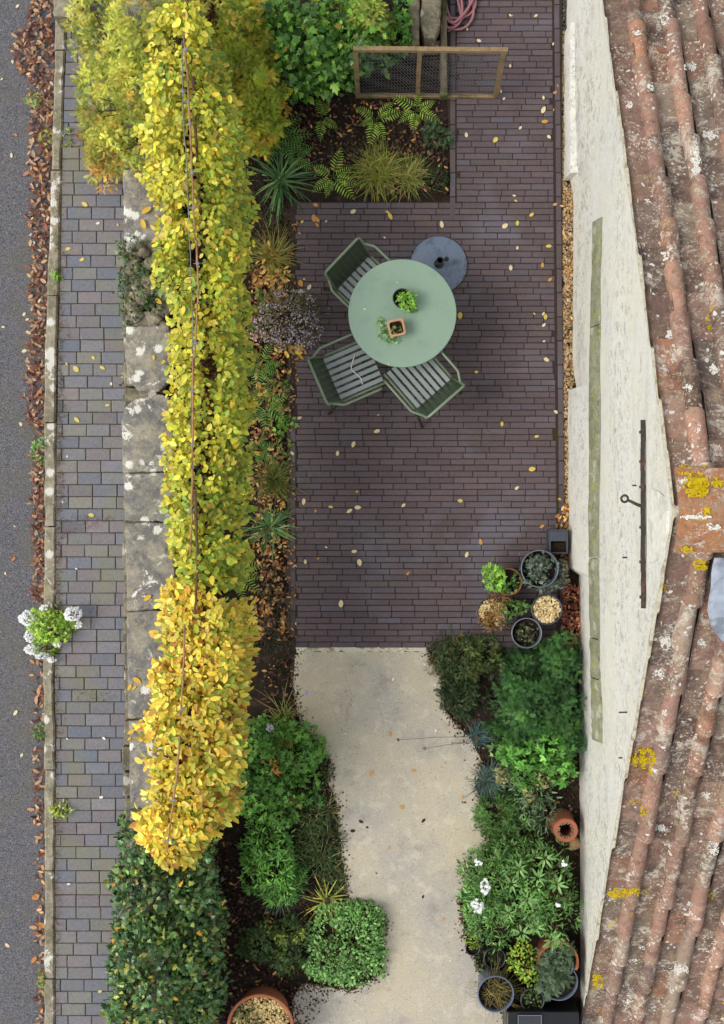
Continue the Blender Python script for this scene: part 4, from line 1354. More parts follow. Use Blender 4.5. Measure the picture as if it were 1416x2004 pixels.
# ---- wire mesh panel standing on edge
a0, a1 = P(700, 187, .03), P(969, 189, .03)
b0, b1 = P(696, 97, .93), P(985, 98, .93)
org = (a0 + a1) / 2
t = thing('mesh_panel', 'upright wooden framed wire mesh panel across the bed and bricks', 'panel', org)
ux = a1 - a0; Lx = np.linalg.norm(ux); ux /= Lx
b0 = a0 + (b0 - a0); uz = ((b0 + b1) / 2 - (a0 + a1) / 2); Lz = np.linalg.norm(uz); uz /= Lz
uy = np.cross(uz, ux)
def bar(name, u0, u1, v0, v1, wd, th, mat=M['wood']):
    """a timber from panel coordinates (u,v)"""
    p0 = np.array((u0, v0)); p1 = np.array((u1, v1)); d = (p1 - p0) / np.linalg.norm(p1 - p0); nn = np.array((-d[1], d[0]))
    vs = []
    for (q, e) in ((p0, 0), ((p0 * .67 + p1 * .33), 1), ((p0 * .33 + p1 * .67), 1), (p1, 0)):
        j = random.uniform(-.0025, .0025) * e
        for sx, sy in ((-1, -1), (1, -1), (1, 1), (-1, 1)):
            s2 = q + nn * (sx * wd / 2 + j)
            vs.append(ux * s2[0] + uz * s2[1] + uy * (sy * th / 2) + a0 - org)
    fs = [(3, 2, 1, 0), (12, 13, 14, 15)]
    for i in range(3): fs += [(i * 4 + k, i * 4 + (k + 1) % 4, i * 4 + 4 + (k + 1) % 4, i * 4 + 4 + k) for k in range(4)]
    m_ = MB(); m_.add(vs, fs); o = m_.build(name, mat, t)
    import bmesh
    bm = bmesh.new(); bm.from_mesh(o.data); bmesh.ops.recalc_face_normals(bm, faces=bm.faces); bm.to_mesh(o.data); bm.free()
bar('rail', -.02, Lx + .03, Lz, Lz, .042, .034)
bar('rail', -.02, Lx, .0, .0, .042, .034)
bar('stile', .0, .0, .022, Lz - .022, .040, .030)
bar('stile', Lx + .0, Lx + .0, .022, Lz - .022, .040, .030)
bar('stile', Lx * .435, Lx * .435, .022, Lz - .022, .036, .026)
mb = MB()
cell = .026
nu = int((Lx - .03) / cell); nv_ = int((Lz - .04) / cell)
for i in range(nu + 1):
    for j in range(nv_):
        u0 = .015 + i * cell + (.5 * cell if j % 2 else 0); u1 = .015 + i * cell + (0 if j % 2 else .5 * cell); u2 = u0 + (cell * .5 if not j % 2 else -cell * .5)
        v0 = .02 + j * cell
        w0 = .006 * math.sin(u0 * 19 + j * .7)
        for (ua, ub) in ((u0, u1 if j % 2 else u0 + cell * .5), (u0, u0 - cell * .5)):
            if ua > Lx - .01 or ub > Lx - .01 or ua < .01 or ub < .01: continue
            A = ux * ua + uz * v0 + uy * w0 + a0 - org; B = ux * ub + uz * (v0 + cell) + uy * w0 + a0 - org
            mb.tube([A, B], .0019, 3, caps=False)
mb.build('wire_mesh', M['wire'], t)

# ---- pink hose
mb = MB(); pts = []
c0 = P(886, 2, .02)
for i in range(260):
    s_ = i / 259
    a = s_ * 2 * math.pi * 5.2 + .5
    rx = .15 + .075 * math.sin(a * .37 + 1) + .02 * math.sin(i * .21); ry = .19 + .08 * math.sin(a * .29)
    pts.append((c0[0] + rx * math.cos(a) + .03 * math.sin(a * .21), c0[1] + ry * math.sin(a) + .05 * math.sin(a * .17 + 2), ZT + .016 + .05 * s_ + .012 * math.sin(a * 1.3)))
pts += [tuple(P(902, 30, .09)), tuple(P(890, 48, .06)), tuple(P(876, 62, .05))]
o0 = np.array((c0[0], c0[1], ZT))
mb = MB(o0); mb.tube(pts, .011, 8)
tag(mb.build('garden_hose', M['hose'], None, True, o0), 'loosely coiled pink garden hose on the bricks at the top of the terrace', 'hose')

# ---- cluster of pots by the house
t, q, r, h = pot('potted_plant', 'large zinc tub of straggling grey green plant against the house', 'plant', 1056, 1113, 36, .34, M['zinc'], True, ZT, .8, .004, fdepth=.09, wall=.004)
pot_plant(t, [(1050, 1112, 24, 26, .46, .30), (1066, 1102, 18, 18, .48, .32), (1060, 1130, 18, 14, .44, .3)], 300, 'tri', .028, GRYG, 1.0, zs=.3, shell=.2, bump=.4)
pot_plant(t, [(1098, 1112, 12, 14, .36, .22), (1094, 1142, 16, 10, .30, .15), (1072, 1152, 12, 8, .28, .15), (1034, 1134, 10, 9, .38, .3)], 220, 'tri', .026, GRYG, 1.0, name='trailing_foliage', zs=.3, shell=.2, bump=.4)
t, q, r, h = pot('potted_plant', 'terracotta pot of bright green compound leaves in the pot cluster', 'plant', 995, 1138.5, 27, .24, M['terra'], True, ZT, .78, .012, fdepth=.04)
pot_plant(t, [(968, 1128, 19, 17, .44, .30), (972, 1145, 16, 12, .40, .28), (962, 1115, 9, 9, .42, .32)], 190, 'tri', .034, BRT, 1.15, zs=.22, tilt=.4)
pot_plant(t, [(1004, 1150, 14, 10, .33, .24), (1016, 1132, 12, 8, .36, .26)], 70, 'tri', .026, [(2, 100, 146, 70), (1, 84, 120, 70)], 1.2, name='low_foliage', zs=.22)
t, q, r, h = pot('pot_of_gravel', 'round grey pot filled with yellow gravel by the house', 'pot', 1070, 1193, 29.5, .28, M['plastic'], True, ZT, .8, .004)
gravel_fill(t, r - .012, h, 620, .0085, GRAV, .018)
t, q, r, h = pot('potted_plant', 'pot with browned dry stems and gravel, leftmost of the cluster by the house', 'plant', 963, 1199, 30, .26, M['plastic'], True, ZT, .8, .004)
gravel_fill(t, r - .012, h, 300, .0085, GRAV, .02)
pot_plant(t, [(966, 1214, 26, 22, .34, .26), (975, 1175, 20, 14, .36, .26)], 800, 'thin', .032, [(3, 150, 112, 58), (2, 124, 84, 46), (1, 176, 140, 74), (1, 96, 66, 42)], 1.15, mat='dead', zs=.24, tilt=1.0, bump=.3)
t, q, r, h = pot('potted_plant', 'low green plant filling the gap in the middle of the pot cluster', 'plant', 1003, 1194, 16, .2, M['plastic'], True, ZT, .8, .004)
pot_plant(t, [(1003, 1192, 28, 16, .36, .2), (985, 1206, 13, 12, .34, .2), (1024, 1192, 12, 10, .33, .2)], 190, 'tri', .030, [(3, 92, 124, 60), (2, 112, 148, 66), (1, 70, 96, 60)], 1.2, zs=.2)
t, q, r, h = pot('potted_plant', 'grey rimmed pot of sparse dark plant nearest the dark shrubs', 'plant', 1030.5, 1239, 29, .28, M['zinc'], True, ZT, .8, .004, fdepth=.08, wall=.004)
pot_plant(t, [(1030, 1240, 23, 23, .32, .2)], 300, 'tri', .022, [(3, 60, 70, 42), (1, 80, 40, 44), (1, 130, 140, 90)], 1.2, zs=.2, shell=.1)
# planter box
q = P(1093, 1060, .24)
t = thing('planter_box', 'dark slate grey box planter pushed against the white house wall', 'planter', (q[0], q[1], ZT))
mb = MB()
w_, d_, hh = .155, .20, .21
for (cx, cy, sx, sy) in ((0, d_ / 2 - .006, w_, .012), (0, -d_ / 2 + .006, w_, .012), (-w_ / 2 + .006, 0, .012, d_ - .024), (w_ / 2 - .006, 0, .012, d_ - .024)):
    mb.box((cx, cy, hh / 2), (sx, sy, hh), 0, bev=.003)
mb.build('box', M['slate'], t)
mb = MB(); mb.box((0, .045, hh - .012), (w_ - .026, .085, .02), 0, bev=.004); mb.build('lid', M['slate'], t)
mb = MB(); mb.box((0, -.05, hh - .06), (w_ - .026, .085, .02), 0, bev=.004); mb.build('soil', M['soil'], t)

# ---- pots at the lower right
t, q, r, h = pot('potted_plant', 'large blue grey pot of thin dry grass at the edge of the drive', 'plant', 970, 1946, 36, .34, M['blue_pot'], True, .02, .80, .006, fdepth=.06)
blades('leaf_blades', np.array((0, 0, .28)), 260, .20, .003, [(3, 110, 100, 50), (2, 84, 88, 42), (2, 140, 122, 66)], 1.3, spread=(20, 90), droop=.7, base=.10, parent=t, mat='dead', z0=.26)
t, q, r, h = pot('potted_plant', 'small black pot half hidden under the lily leaves beside the drive', 'plant', 968, 1876, 21, .24, M['black'], True, .02, .8, .004, fdepth=.04)
pot_plant(t, [(966, 1874, 17, 15, .28, .2)], 110, 'tri', .018, DRK, 1.3, zs=.2)
t, q, r, h = pot('potted_plant', 'small grey pot of dark rosettes between the large pots', 'plant', 1042, 1958, 23, .26, M['plastic'], True, .02, .8, .004, fdepth=.04)
pot_plant(t, [(1042, 1956, 19, 18, .32, .22)], 170, 'oval2', .024, [(3, 66, 88, 44), (1, 96, 116, 60)], 1.3, mat='leaf_gloss', zs=.22)
t, q, r, h = pot('potted_plant', 'tiny dark pot of yellow green plant on the drive edge below the lilies', 'plant', 925, 1856, 14, .14, M['black'], True, .02, .8, .004)
pot_plant(t, [(926, 1846, 14, 17, .26, .12)], 150, 'tri', .018, [(3, 150, 170, 60), (2, 110, 140, 48)], 1.3, zs=.12)
t, q, r, h = pot('potted_plant', 'blue pot of feathery grey green plant inside the broken terracotta pot', 'plant', 1094, 1922, 37, .32, M['blue_pot'], True, .02, .82, .006, fdepth=.05)
pot_plant(t, [(1090, 1905, 30, 34, .46, .30), (1074, 1935, 18, 16, .40, .28), (1108, 1870, 14, 14, .48, .34), (1080, 1880, 16, 18, .46, .32)], 1100, 'spray', .06, [(3, 88, 108, 80), (2, 66, 88, 60), (1, 120, 136, 104)], 1.25, zs=.3, bump=.3)
t2 = t
# broken terracotta rim (shards standing behind the plant)
q = P(1092, 1880, .36)
t = thing('broken_pot', 'broken terracotta pot with a jagged open rim beside the white wall', 'pot', (q[0], q[1], .02))
mb = MB(); vs, fs = [], []
n = 40; r = .165
for i in range(n + 1):
    a = R(-45) + R(255) * i / n
    top = .40 - .035 * abs(math.sin(i * .6)) - .06 * (i / n if i > 30 else 0) - (.12 if i in (0, 1, 2, n, n - 1) else 0)
    for rr, z in ((r * .78, .0), (r * .97, top - .09), (r, top - .05), (r, top), (r - .016, top), (r - .02, top - .05), (r * .78 - .02, .0)):
        vs.append((rr * math.cos(a), rr * math.sin(a), z))
for i in range(n):
    for k in range(6): fs.append((i * 7 + k, i * 7 + 7 + k, i * 7 + 8 + k, i * 7 + 1 + k))
fs += [tuple(range(7)), tuple(range(n * 7 + 6, n * 7 - 1, -1))]
mb.add(vs, fs); o = mb.build('pot', M['terra'], t)
import bmesh
bm = bmesh.new(); bm.from_mesh(o.data); bmesh.ops.recalc_face_normals(bm, faces=bm.faces); bm.to_mesh(o.data); bm.free(); smooth_by_angle(o, 35)
mb = MB(); rg = [(.112 * math.cos(a) + .005, .112 * math.sin(a) - .03, .375) for a in np.linspace(-.5, 4.2, 30)]
mb.tube(rg, .004, 8); mb.build('hoop', M['zinc'], t, True)
# terracotta chimney pot
q = P(1107, 1625, .34)
t = thing('chimney_pot', 'empty open terracotta forcing pot standing on soil by the white wall', 'pot', (q[0], q[1], .0))
mb = MB(); mb.lathe([(.118, 0), (.118, .02), (.105, .1), (.092, .24), (.088, .29), (.100, .295), (.102, .33), (.096, .345), (.066, .345), (.062, .33), (.06, .2), (.06, .02), (.01, .01)], (0, 0, 0), 40)
o = mb.build('pot', M['terra'], t); smooth_by_angle(o, 40)
mb = MB()
for i in range(16):
    a = i * .39 + random.uniform(-.1, .1)
    mb.box((.058 * math.cos(a), .058 * math.sin(a), .325 + random.uniform(-.01, .008)), (.018, .014, .03), a + random.uniform(-.5, .5), bev=.004)
mb.build('broken_rim', M['rock'], t)
# big terracotta pot bottom
t, q, r, h = pot('potted_plant', 'big terracotta pot of gravel and dark leaves at the bottom of the bed', 'plant', 509, 2012, 66, .40, M['terra'], True, .0, .78, .02, wall=.022, fdepth=.07)
gravel_fill(t, r - .035, h, 1300, .010, [(3, 190, 168, 110), (2, 206, 190, 140), (1, 150, 124, 78)], .055)
pot_plant(t, [(476, 1988, 18, 20, .44, .34), (500, 2000, 10, 12, .42, .34)], 120, 'oval2', .03, [(3, 60, 76, 40), (1, 96, 104, 56)], 1.3, mat='leaf_gloss', zs=.33)
# stones by the chimney pot, dark box
def boulder(label, px, py, r, z0, mat):
    q = P(px, py, z0 + r * .6); t = thing('stone', label, 'stone', (q[0], q[1], z0))
    mb = MB(); mb.lathe([(r * .8, -.02), (r, r * .25), (r * .85, r * .7), (r * .5, r * .95), (.001, r)], (0, 0, 0), 14, wob=.14)
    o = mb.build('rock', mat, t); smooth_by_angle(o, 40)
boulder('pale sandy stone on the soil below the terracotta forcing pot', 1126, 1652, .058, 0, mat_rough('sandstone', lin(176, 146, 108), .3, 20, .9, .5, .2))
boulder('small pale stone on bare soil above the lily clump', 1024, 1645, .03, 0, M['rock'])
q = P(1062, 2030, .36)
t = thing('storage_box', 'dark plastic storage box with a glossy lid at the bottom by the pots', 'box', (q[0], q[1], .02))
mb = MB(); mb.box((0, 0, .17), (.60, .42, .34), 0, bev=.012); mb.build('box', M['black'], t)
mb = MB(); mb.box((-.11, .09, .352), (.20, .20, .02), 0, bev=.006); mb.build('lid', M['plastic'], t)
mb = MB()
for (cx, cy, sx, sy) in ((-.11, .19, .2, .007), (-.205, .09, .007, .19), (-.015, .09, .007, .19)): mb.box((cx, cy, .366), (sx, sy, .006), 0, bev=.002)
mb.build('lid_edge', M['zinc'], t)

# ================================================================== HEDGES
YEL = [(4, 200, 190, 56), (3, 184, 184, 58), (2, 214, 206, 92), (1.8, 152, 166, 56), (1.0, 200, 164, 58), (.4, 166, 120, 50)]
YGR = [(3, 158, 168, 56), (2.4, 128, 152, 52), (3, 186, 182, 60), (1.6, 98, 130, 46), (1.6, 204, 180, 62)]
GOLD = [(4, 222, 194, 66), (2.4, 212, 176, 58), (3, 230, 210, 104), (1.8, 184, 176, 64), (.7, 190, 140, 56)]
def hedge(name, label, y0, y1, le, re_, zt, n, size, leaf, palf, seed, bare):
    zc = 1.25
    mid = (interp((y0 + y1) / 2, le) + interp((y0 + y1) / 2, re_)) / 2
    org = P(mid, (y0 + y1) / 2, 0)
    t = thing(name, label, 'hedge', org)
    ys = y0 + (y1 - y0) * rng.random(n)
    # ends are rounded
    L = np.interp(ys, [p[0] for p in le], [p[1] for p in le]); Rr = np.interp(ys, [p[0] for p in re_], [p[1] for p in re_])
    pos, nv = [], []
    ang = np.pi * (.04 + .92 * rng.random(n))             # 0 = right flank, pi = left flank
    ang[:int(n * .35)] = np.pi * (.5 + .5 * (rng.random(int(n * .35)) - .5) * 1.5)
    dep = 1 - .5 * rng.random(n) ** 1.8
    s = (H - zc) / F
    cx = ((L + Rr) / 2 - 708) * s; hw = (Rr - L) / 2 * s
    yy = (1002 - ys) * (H - (zt - .15)) / F
    ca, sa = np.cos(ang), np.sin(ang)
    ex = np.sign(ca) * np.abs(ca) ** .7
    top = zt - .55
    z = .0 + sa ** .8 * .55 * dep + top
    x = cx + hw * ex * dep
    # lower flank
    k = rng.random(n) < .20
    sidex = np.where(rng.random(n) < .75, 1.0, -1.0)
    z = np.where(k, .45 + (top - .3) * rng.random(n), z)
    x = np.where(k, cx + hw * sidex * (.62 + .25 * rng.random(n)), x)
    ex = np.where(k, sidex, ex); sa = np.where(k, .25, sa)
    pos = np.stack([x, yy, z], 1)
    b = vnoise(pos * np.array((1, 1, 1)), 9, seed)
    pos[:, 2] += .06 * b; pos[:, 0] += .05 * vnoise(pos, 10, seed + 1) + .03 * vnoise(pos, 27, seed + 3)
    gapn = vnoise(pos * np.array((1, 1, .3)), 7.5, seed + 2)
    keep = gapn > -.78
    if bare: keep &= ~(((x - cx) / hw < -.22) & (ys > 520) & (rng.random(n) < .5))
    if bare: keep &= ~((np.abs((x - cx) / hw - .16) < .22 + .1 * b) & (ys > bare[0]) & (ys < bare[1]) & (rng.random(n) < .62))
    nv = nrm(np.stack([ex * .8, .25 * rng.standard_normal(n), sa + .15], 1))
    pos, nv, x_, y_ = pos[keep], nv[keep], ((x - cx) / hw)[keep], ys[keep]
    m = len(pos)
    up = nrm(nv * .45 + np.array((0, 0, .75)) + .38 * rng.standard_normal((m, 3)))
    fw = np.stack([nv[:, 0] * .6 + .5 * rng.standard_normal(m), -.15 + .6 * rng.standard_normal(m), -.35 + .2 * rng.standard_normal(m)], 1)
    sz = size * (1 + .28 * rng.standard_normal(m)).clip(.4, 1.6)
    leaves('foliage', leaf, pos, fw, up, sz, palf(m, x_, y_, pos) * (1 + .16 * vnoise(pos, 8, seed + 7))[:, None], M['leaf'], t, org)
    # stems and a tangle of twigs
    yw = np.linspace(y0 + 40, y1 - 40, max(2, int((y1 - y0) / 190)))
    for v in yw:
        b0 = P((interp(v, le) + interp(v, re_)) / 2 - 8, v, 1.2); mb = MB(org)
        mb.tube([(b0[0], b0[1], 0), (b0[0] + .02, b0[1] + .01, .7), (b0[0] - .01, b0[1], 1.25)], [.028, .022, .014], 8); mb.build('trunk', M['bark'], t, True)
    mb = MB(org)
    for _ in range(int((y1 - y0) * .62)):
        v = random.uniform(y0 + 10, y1 - 10)
        if bare and random.random() < .5: v = random.uniform(*bare)
        c0 = (interp(v, le) + interp(v, re_)) / 2
        a0 = P(c0 + random.uniform(-25, 20), v, 1.1); a0[2] = random.uniform(.8, zt - .35)
        e0 = P(c0 + random.uniform(-62, 62), v + random.uniform(-40, 40), 1.4); e0[2] = random.uniform(1.1, zt - .12)
        md = (a0 + e0) / 2 + np.array((0, 0, .05))
        mb.tube([a0, md, e0], [.006, .0045, .002], 5, caps=False)
    mb.build('twig', M['bark'], t, True)
    return t

LE = [(10, 330), (60, 312), (100, 304), (200, 304), (280, 300), (340, 306), (420, 330), (500, 322), (540, 312), (580, 350), (620, 358), (700, 348), (800, 346), (900, 344), (1000, 344), (1100, 352), (1160, 372)]
RE = [(10, 390), (60, 426), (150, 462), (250, 474), (350, 482), (450, 480), (600, 476), (750, 480), (900, 478), (1000, 470), (1100, 476), (1160, 462)]
def pal_up(m, x, y, pos):
    a = pal(m, YEL, 1.22, .20); b = pal(m, YGR, 1.18, .22)
    g = (vnoise(pos, 3.2, 41) * .5 + x * .5 + .34 * rng.standard_normal(m)) > -.08
    return np.where(g[:, None], b, a)
hedge('hedge', 'long clipped hedge of rounded yellow and green leaves behind the planting bed', 14, 1150, LE, RE, 1.92, 20000, .047, 'oval', pal_up, 5, (540, 1010))
LE2 = [(1135, 352), (1160, 342), (1200, 338), (1300, 318), (1400, 302), (1450, 284), (1500, 290), (1560, 302), (1600, 288), (1650, 286), (1690, 318)]
RE2 = [(1135, 430), (1160, 462), (1200, 480), (1300, 484), (1400, 478), (1500, 472), (1560, 462), (1600, 456), (1650, 418), (1690, 380)]
def pal_lo(m, x, y, pos):
    a = pal(m, GOLD, 1.22, .18); b = pal(m, YGR, 1.25, .14); c = pal(m, [(3, 176, 118, 52), (2, 150, 94, 48), (1, 196, 146, 60)], 1.1, .15)
    u = rng.random(m)
    o = np.where((u < .10 + .26 * (x > .4))[:, None], b, a)
    return np.where((u > .93)[:, None], c, o)
hedge('hedge', 'golden orange hedge of pointed oval leaves beside the lower pavement', 1138, 1690, LE2, RE2, 1.85, 11000, .058, 'oval2', pal_lo, 6, None)

# canes and wires that carry the hedges: thin rods, each a thing
def cane(label, pts, z, r, mat, ties=()):
    w_ = [P(x, y, z + dz) for x, y, dz in pts]
    o0 = w_[0]
    nm = 'training_wire' if 'wire' in label else 'branch' if 'branch' in label else 'bamboo_cane'
    t = thing(nm, label, {'training_wire': 'wire', 'branch': 'branch'}.get(nm, 'cane'), o0, 0)
    mb = MB(o0)
    fine = []
    for i in range(len(w_) - 1):
        k = 8
        for j in range(k): fine.append(w_[i] + (w_[i + 1] - w_[i]) * j / k)
    fine.append(w_[-1])
    fine = [f + np.array((random.uniform(-.003, .003), 0, random.uniform(-.004, .004))) for f in fine]
    rr = [r * (1.18 if i % 4 == 0 else 1) * (1 - .25 * i / len(fine)) for i in range(len(fine))]
    mb.tube(fine, rr, 8); mb.build('rod', mat, t, True)
    for (x, y) in ties:
        q = P(x, y, z + .012)
        m2 = MB(o0); m2.lathe([(.010, -.01), (.012, -.008), (.012, .008), (.010, .01)], q, 10)
        m2.tube([q + np.array((-.03, 0, .0)), q + np.array((0, 0, .012)), q + np.array((.03, .004, .0))], .002, 6)
        m2.build('tie', M['tie'], t)
    return t
ZC = 1.955
cane('reddish bamboo cane along the top end of the yellow hedge', [(358, 62, -.03), (366, 140, 0), (370, 220, 0), (375, 330, 0), (381, 470, 0)], ZC, .008, M['cane'], [(364, 96), (368, 200), (371, 243), (376, 338), (379, 407)])
cane('bamboo cane along the upper middle of the yellow hedge', [(384, 470, .0), (388, 560, 0), (383, 640, 0), (380, 720, -.01)], ZC + .006, .008, M['cane'], [(386, 516), (382, 672)])
cane('bamboo cane over the bare twiggy middle of the yellow hedge', [(377, 700, .01), (377, 800, 0), (376, 900, 0), (375, 1020, 0), (372, 1082, -.03)], ZC + .01, .008, M['cane'], [(376, 765), (376, 870), (375, 912), (372, 1000)])
cane('thick reddish cane crossing the dark gap between the two hedges', [(381, 960, .0), (385, 1060, .01), (386, 1110, 0), (381, 1202, -.05)], ZC + .01, .011, M['bark'], ())
cane('pale cane along the upper half of the golden hedge', [(361, 1222, .0), (358, 1320, 0), (353, 1400, 0)], ZC - .07, .0075, M['cane'], [(355, 1388)])
cane('pale cane along the lower half of the golden hedge', [(352, 1440, .0), (345, 1520, 0), (337, 1585, 0), (326, 1668, -.02)], ZC - .07, .008, M['cane'], [(340, 1566), (328, 1645)])
cane('dark training wire along the left of the upper hedge cane', [(356, 80, .0), (358, 230, 0), (366, 330, 0), (371, 480, -.02), (377, 640, -.02), (373, 850, -.02)], ZC - .02, .0045, M['wire'], [(358, 180)])
cane('dark grey branch lying along the right of the hedge canes', [(377, 150, .0), (384, 300, -.04), (392, 420, -.08)], ZC - .06, .012, M['bark'], ())

# ================================================================== SHRUBS
CON = [(4, 166, 170, 74), (3, 140, 154, 66), (2, 184, 176, 80), (.9, 186, 150, 74), (1.2, 112, 128, 56)]
CONO = [(2, 184, 138, 74), (2, 178, 156, 74), (3, 164, 164, 74), (.6, 164, 112, 66)]
shrub('conifer', 'feathery golden conifer spilling over the pavement beside the yellow hedge', 'conifer',
      [(232, 160, 84, 120, 1.35, .45), (200, 60, 62, 90, 1.3, .45), (262, 40, 60, 80, 1.4, .4), (260, 250, 58, 66, 1.1, .4), (180, 190, 36, 80, .85, .3), (215, 270, 50, 50, .8, .35), (270, 130, 50, 110, 1.4, .5), (170, 20, 36, 60, 1.0, .3), (330, 10, 60, 50, 1.5, .5), (400, -10, 70, 56, 1.5, .5)],
      15000, 'spray', .050, CON, 1.5, tilt=.5, droop=.0, upw=.35, shell=.62, bump=.25, tuft=(.065, 22))
shrub('conifer', 'low orange tipped conifer fringe at the foot of the golden conifer', 'conifer',
      [(206, 300, 40, 38, .6, .1), (180, 262, 26, 40, .6, .1), (240, 306, 22, 28, .6, .4), (250, 280, 30, 30, .7, .3)], 2800, 'spray', .046, CONO, 1.4, tilt=.5, droop=.1, upw=.35, shell=.5, bump=.3, tuft=(.055, 18))
shrub('conifer', 'olive green conifer between the yellow hedge and the mulched bed', 'conifer',
      [(490, 170, 44, 88, .95, .3), (478, 40, 50, 70, 1.1, .3), (504, 225, 36, 44, .75, .2), (470, 110, 40, 70, 1.0, .3)], 8000, 'spray', .056, [(3, 140, 152, 48), (3, 118, 140, 46), (2, 164, 164, 56), (1, 170, 140, 52)], 1.5, tilt=.5, droop=.0, upw=.35, shell=.62, bump=.3, tuft=(.06, 22))
shrub('shrub', 'broad dark ivy leaved shrub at the top beside the golden conifers', 'shrub',
      [(590, 60, 90, 74, .9, .2), (540, 20, 60, 60, .95, .2), (640, 110, 60, 56, .7, .15), (570, 120, 60, 50, .7, .15), (700, 60, 60, 60, .8, .2), (660, 10, 70, 50, .9, .2), (612, 130, 50, 40, .5, .1)],
      3600, 'ivy', .060, [(4, 62, 104, 46), (3, 84, 130, 54), (2, 46, 80, 40), (1, 124, 160, 70), (.12, 216, 170, 50)], GREEN * 1.15, mat='leaf_gloss', tilt=.5)
shrub('conifer', 'small golden conifer behind the wire mesh panel at the top', 'conifer', [(726, 20, 40, 50, .95, .2), (736, 66, 24, 22, .7, .2), (700, -10, 36, 36, .9, .2)], 2400, 'spray', .048, [(3, 132, 146, 58), (2, 108, 132, 52), (1, 160, 158, 66)], 1.35, tilt=.5, droop=0, upw=.35, shell=.55, bump=.25, tuft=(.06, 20))
shrub('shrub', 'bright green ferny shrub beside the weathered log', 'shrub', [(780, 60, 24, 40, .5, .1), (786, 20, 18, 30, .6, .1), (690, 116, 40, 22, .4, .1)], 420, 'tri', .045, GRN, 1.4)

# ivy on the wall
shrub('ivy', 'big mass of dark glossy ivy covering the lower garden wall', 'ivy',
      [(310, 1760, 92, 120, 1.0, .5), (300, 1930, 100, 110, 1.1, .5), (330, 1690, 78, 60, .85, .45), (272, 1640, 46, 56, .72, .4), (370, 1820, 60, 110, .9, .35), (380, 1960, 52, 90, .85, .3), (246, 1900, 44, 80, .8, .35), (242, 2000, 46, 60, .8, .35), (258, 1720, 34, 70, .65, .3)],
      11500, 'ivy', .046, [(5, 52, 80, 42), (3, 68, 98, 50), (2, 38, 60, 36), (1.6, 92, 114, 54), (.6, 142, 144, 62), (.14, 196, 140, 50), (.16, 110, 60, 40)], 1.75, mat='leaf_gloss', tilt=.6, droop=.5, upw=.5, shell=.6, bump=.2, gap=.1, clump=.3)
shrub('ivy', 'small leaved ivy patch creeping over the broken part of the stone wall', 'ivy',
      [(262, 520, 30, 66, .62, .5), (252, 600, 22, 50, .6, .45), (290, 560, 30, 60, .60, .52), (242, 480, 14, 30, .56, .3), (256, 660, 12, 40, .58, .4), (246, 745, 10, 30, .5, .3), (238, 560, 12, 60, .5, .2)],
      1300, 'ivy', .030, [(4, 60, 88, 46), (2, 84, 104, 54), (2, 44, 66, 38), (1, 110, 100, 56)], 1.3, mat='leaf_gloss', shell=.4, bump=.35, stem=False, z0=.45)
shrub('ivy', 'ivy growing in the dark gap behind the coping slabs', 'ivy', [(352, 760, 12, 60, .45, .1), (352, 600, 12, 60, .45, .1), (356, 1110, 16, 40, .3, .05)], 260, 'ivy', .04, DRK, 1.5, mat='leaf_gloss', stem=False)

# kerb plants
shrub('flowering_plant', 'bright green cushion with white flower heads growing on the kerb', 'plant', [(94, 1230, 40, 34, .24, .06), (74, 1218, 24, 28, .2, .05), (84, 1264, 26, 18, .18, .05), (122, 1228, 20, 16, .2, .05)],
      800, 'tri', .030, [(3, 164, 196, 76), (2, 140, 180, 66), (1, 186, 206, 96)], 1.2, tilt=.5,
      fl=(760, .022, [(1, 250, 250, 246)], [(49, 1212, 15, 14, .25, .1), (54, 1246, 9, 12, .22, .08), (58, 1272, 12, 10, .2, .08), (138, 1203, 17, 13, .26, .1), (98, 1292, 10, 5, .15, .06), (82, 1190, 7, 5, .25, .1), (151, 1224, 6, 6, .2, .1), (78, 1284, 12, 6, .18, .06), (108, 1262, 6, 5, .22, .1)]))
shrub('small_plant', 'little yellow green rosette plant rooted in the kerb edge', 'plant', [(118, 1587, 23, 13, .12, .03), (106, 1590, 12, 10, .1, .03)], 190, 'oval', .024, [(3, 176, 190, 70), (2, 150, 176, 60), (.5, 226, 226, 190)], 1.2, stem=False)
for lab, px, py, rx, ry, cs in (('soft green weed in the leaf litter of the gutter', 76, 884, 15, 24, [(3, 116, 160, 84), (1, 140, 176, 100)]),
                                ('tiny bright weed on the kerb above the long wall', 110, 537, 7, 9, [(3, 130, 176, 60)]),
                                ('small grassy weed low in the gutter', 76, 1434, 10, 14, [(3, 96, 130, 70)]),
                                ('dull green weed at the bottom end of the gutter', 79, 1920, 9, 13, [(3, 120, 140, 80)]),
                                ('pale fern like weed in the red leaves beside the kerb', 62, 190, 14, 10, [(3, 150, 170, 90)]),
                                ('yellow green weed by the kerb below the conifer', 92, 264, 16, 12, [(3, 150, 150, 70)]),
                                ('feathery weed at the pavement edge near the conifer fringe', 128, 268, 9, 22, [(3, 150, 156, 74)])):
    shrub('weed', lab, 'weed', [(px, py, rx, ry, .10, .0)], 60, 'tri', .028, cs, 1.2, stem=False, z0=-.07 if px < 90 else .03)

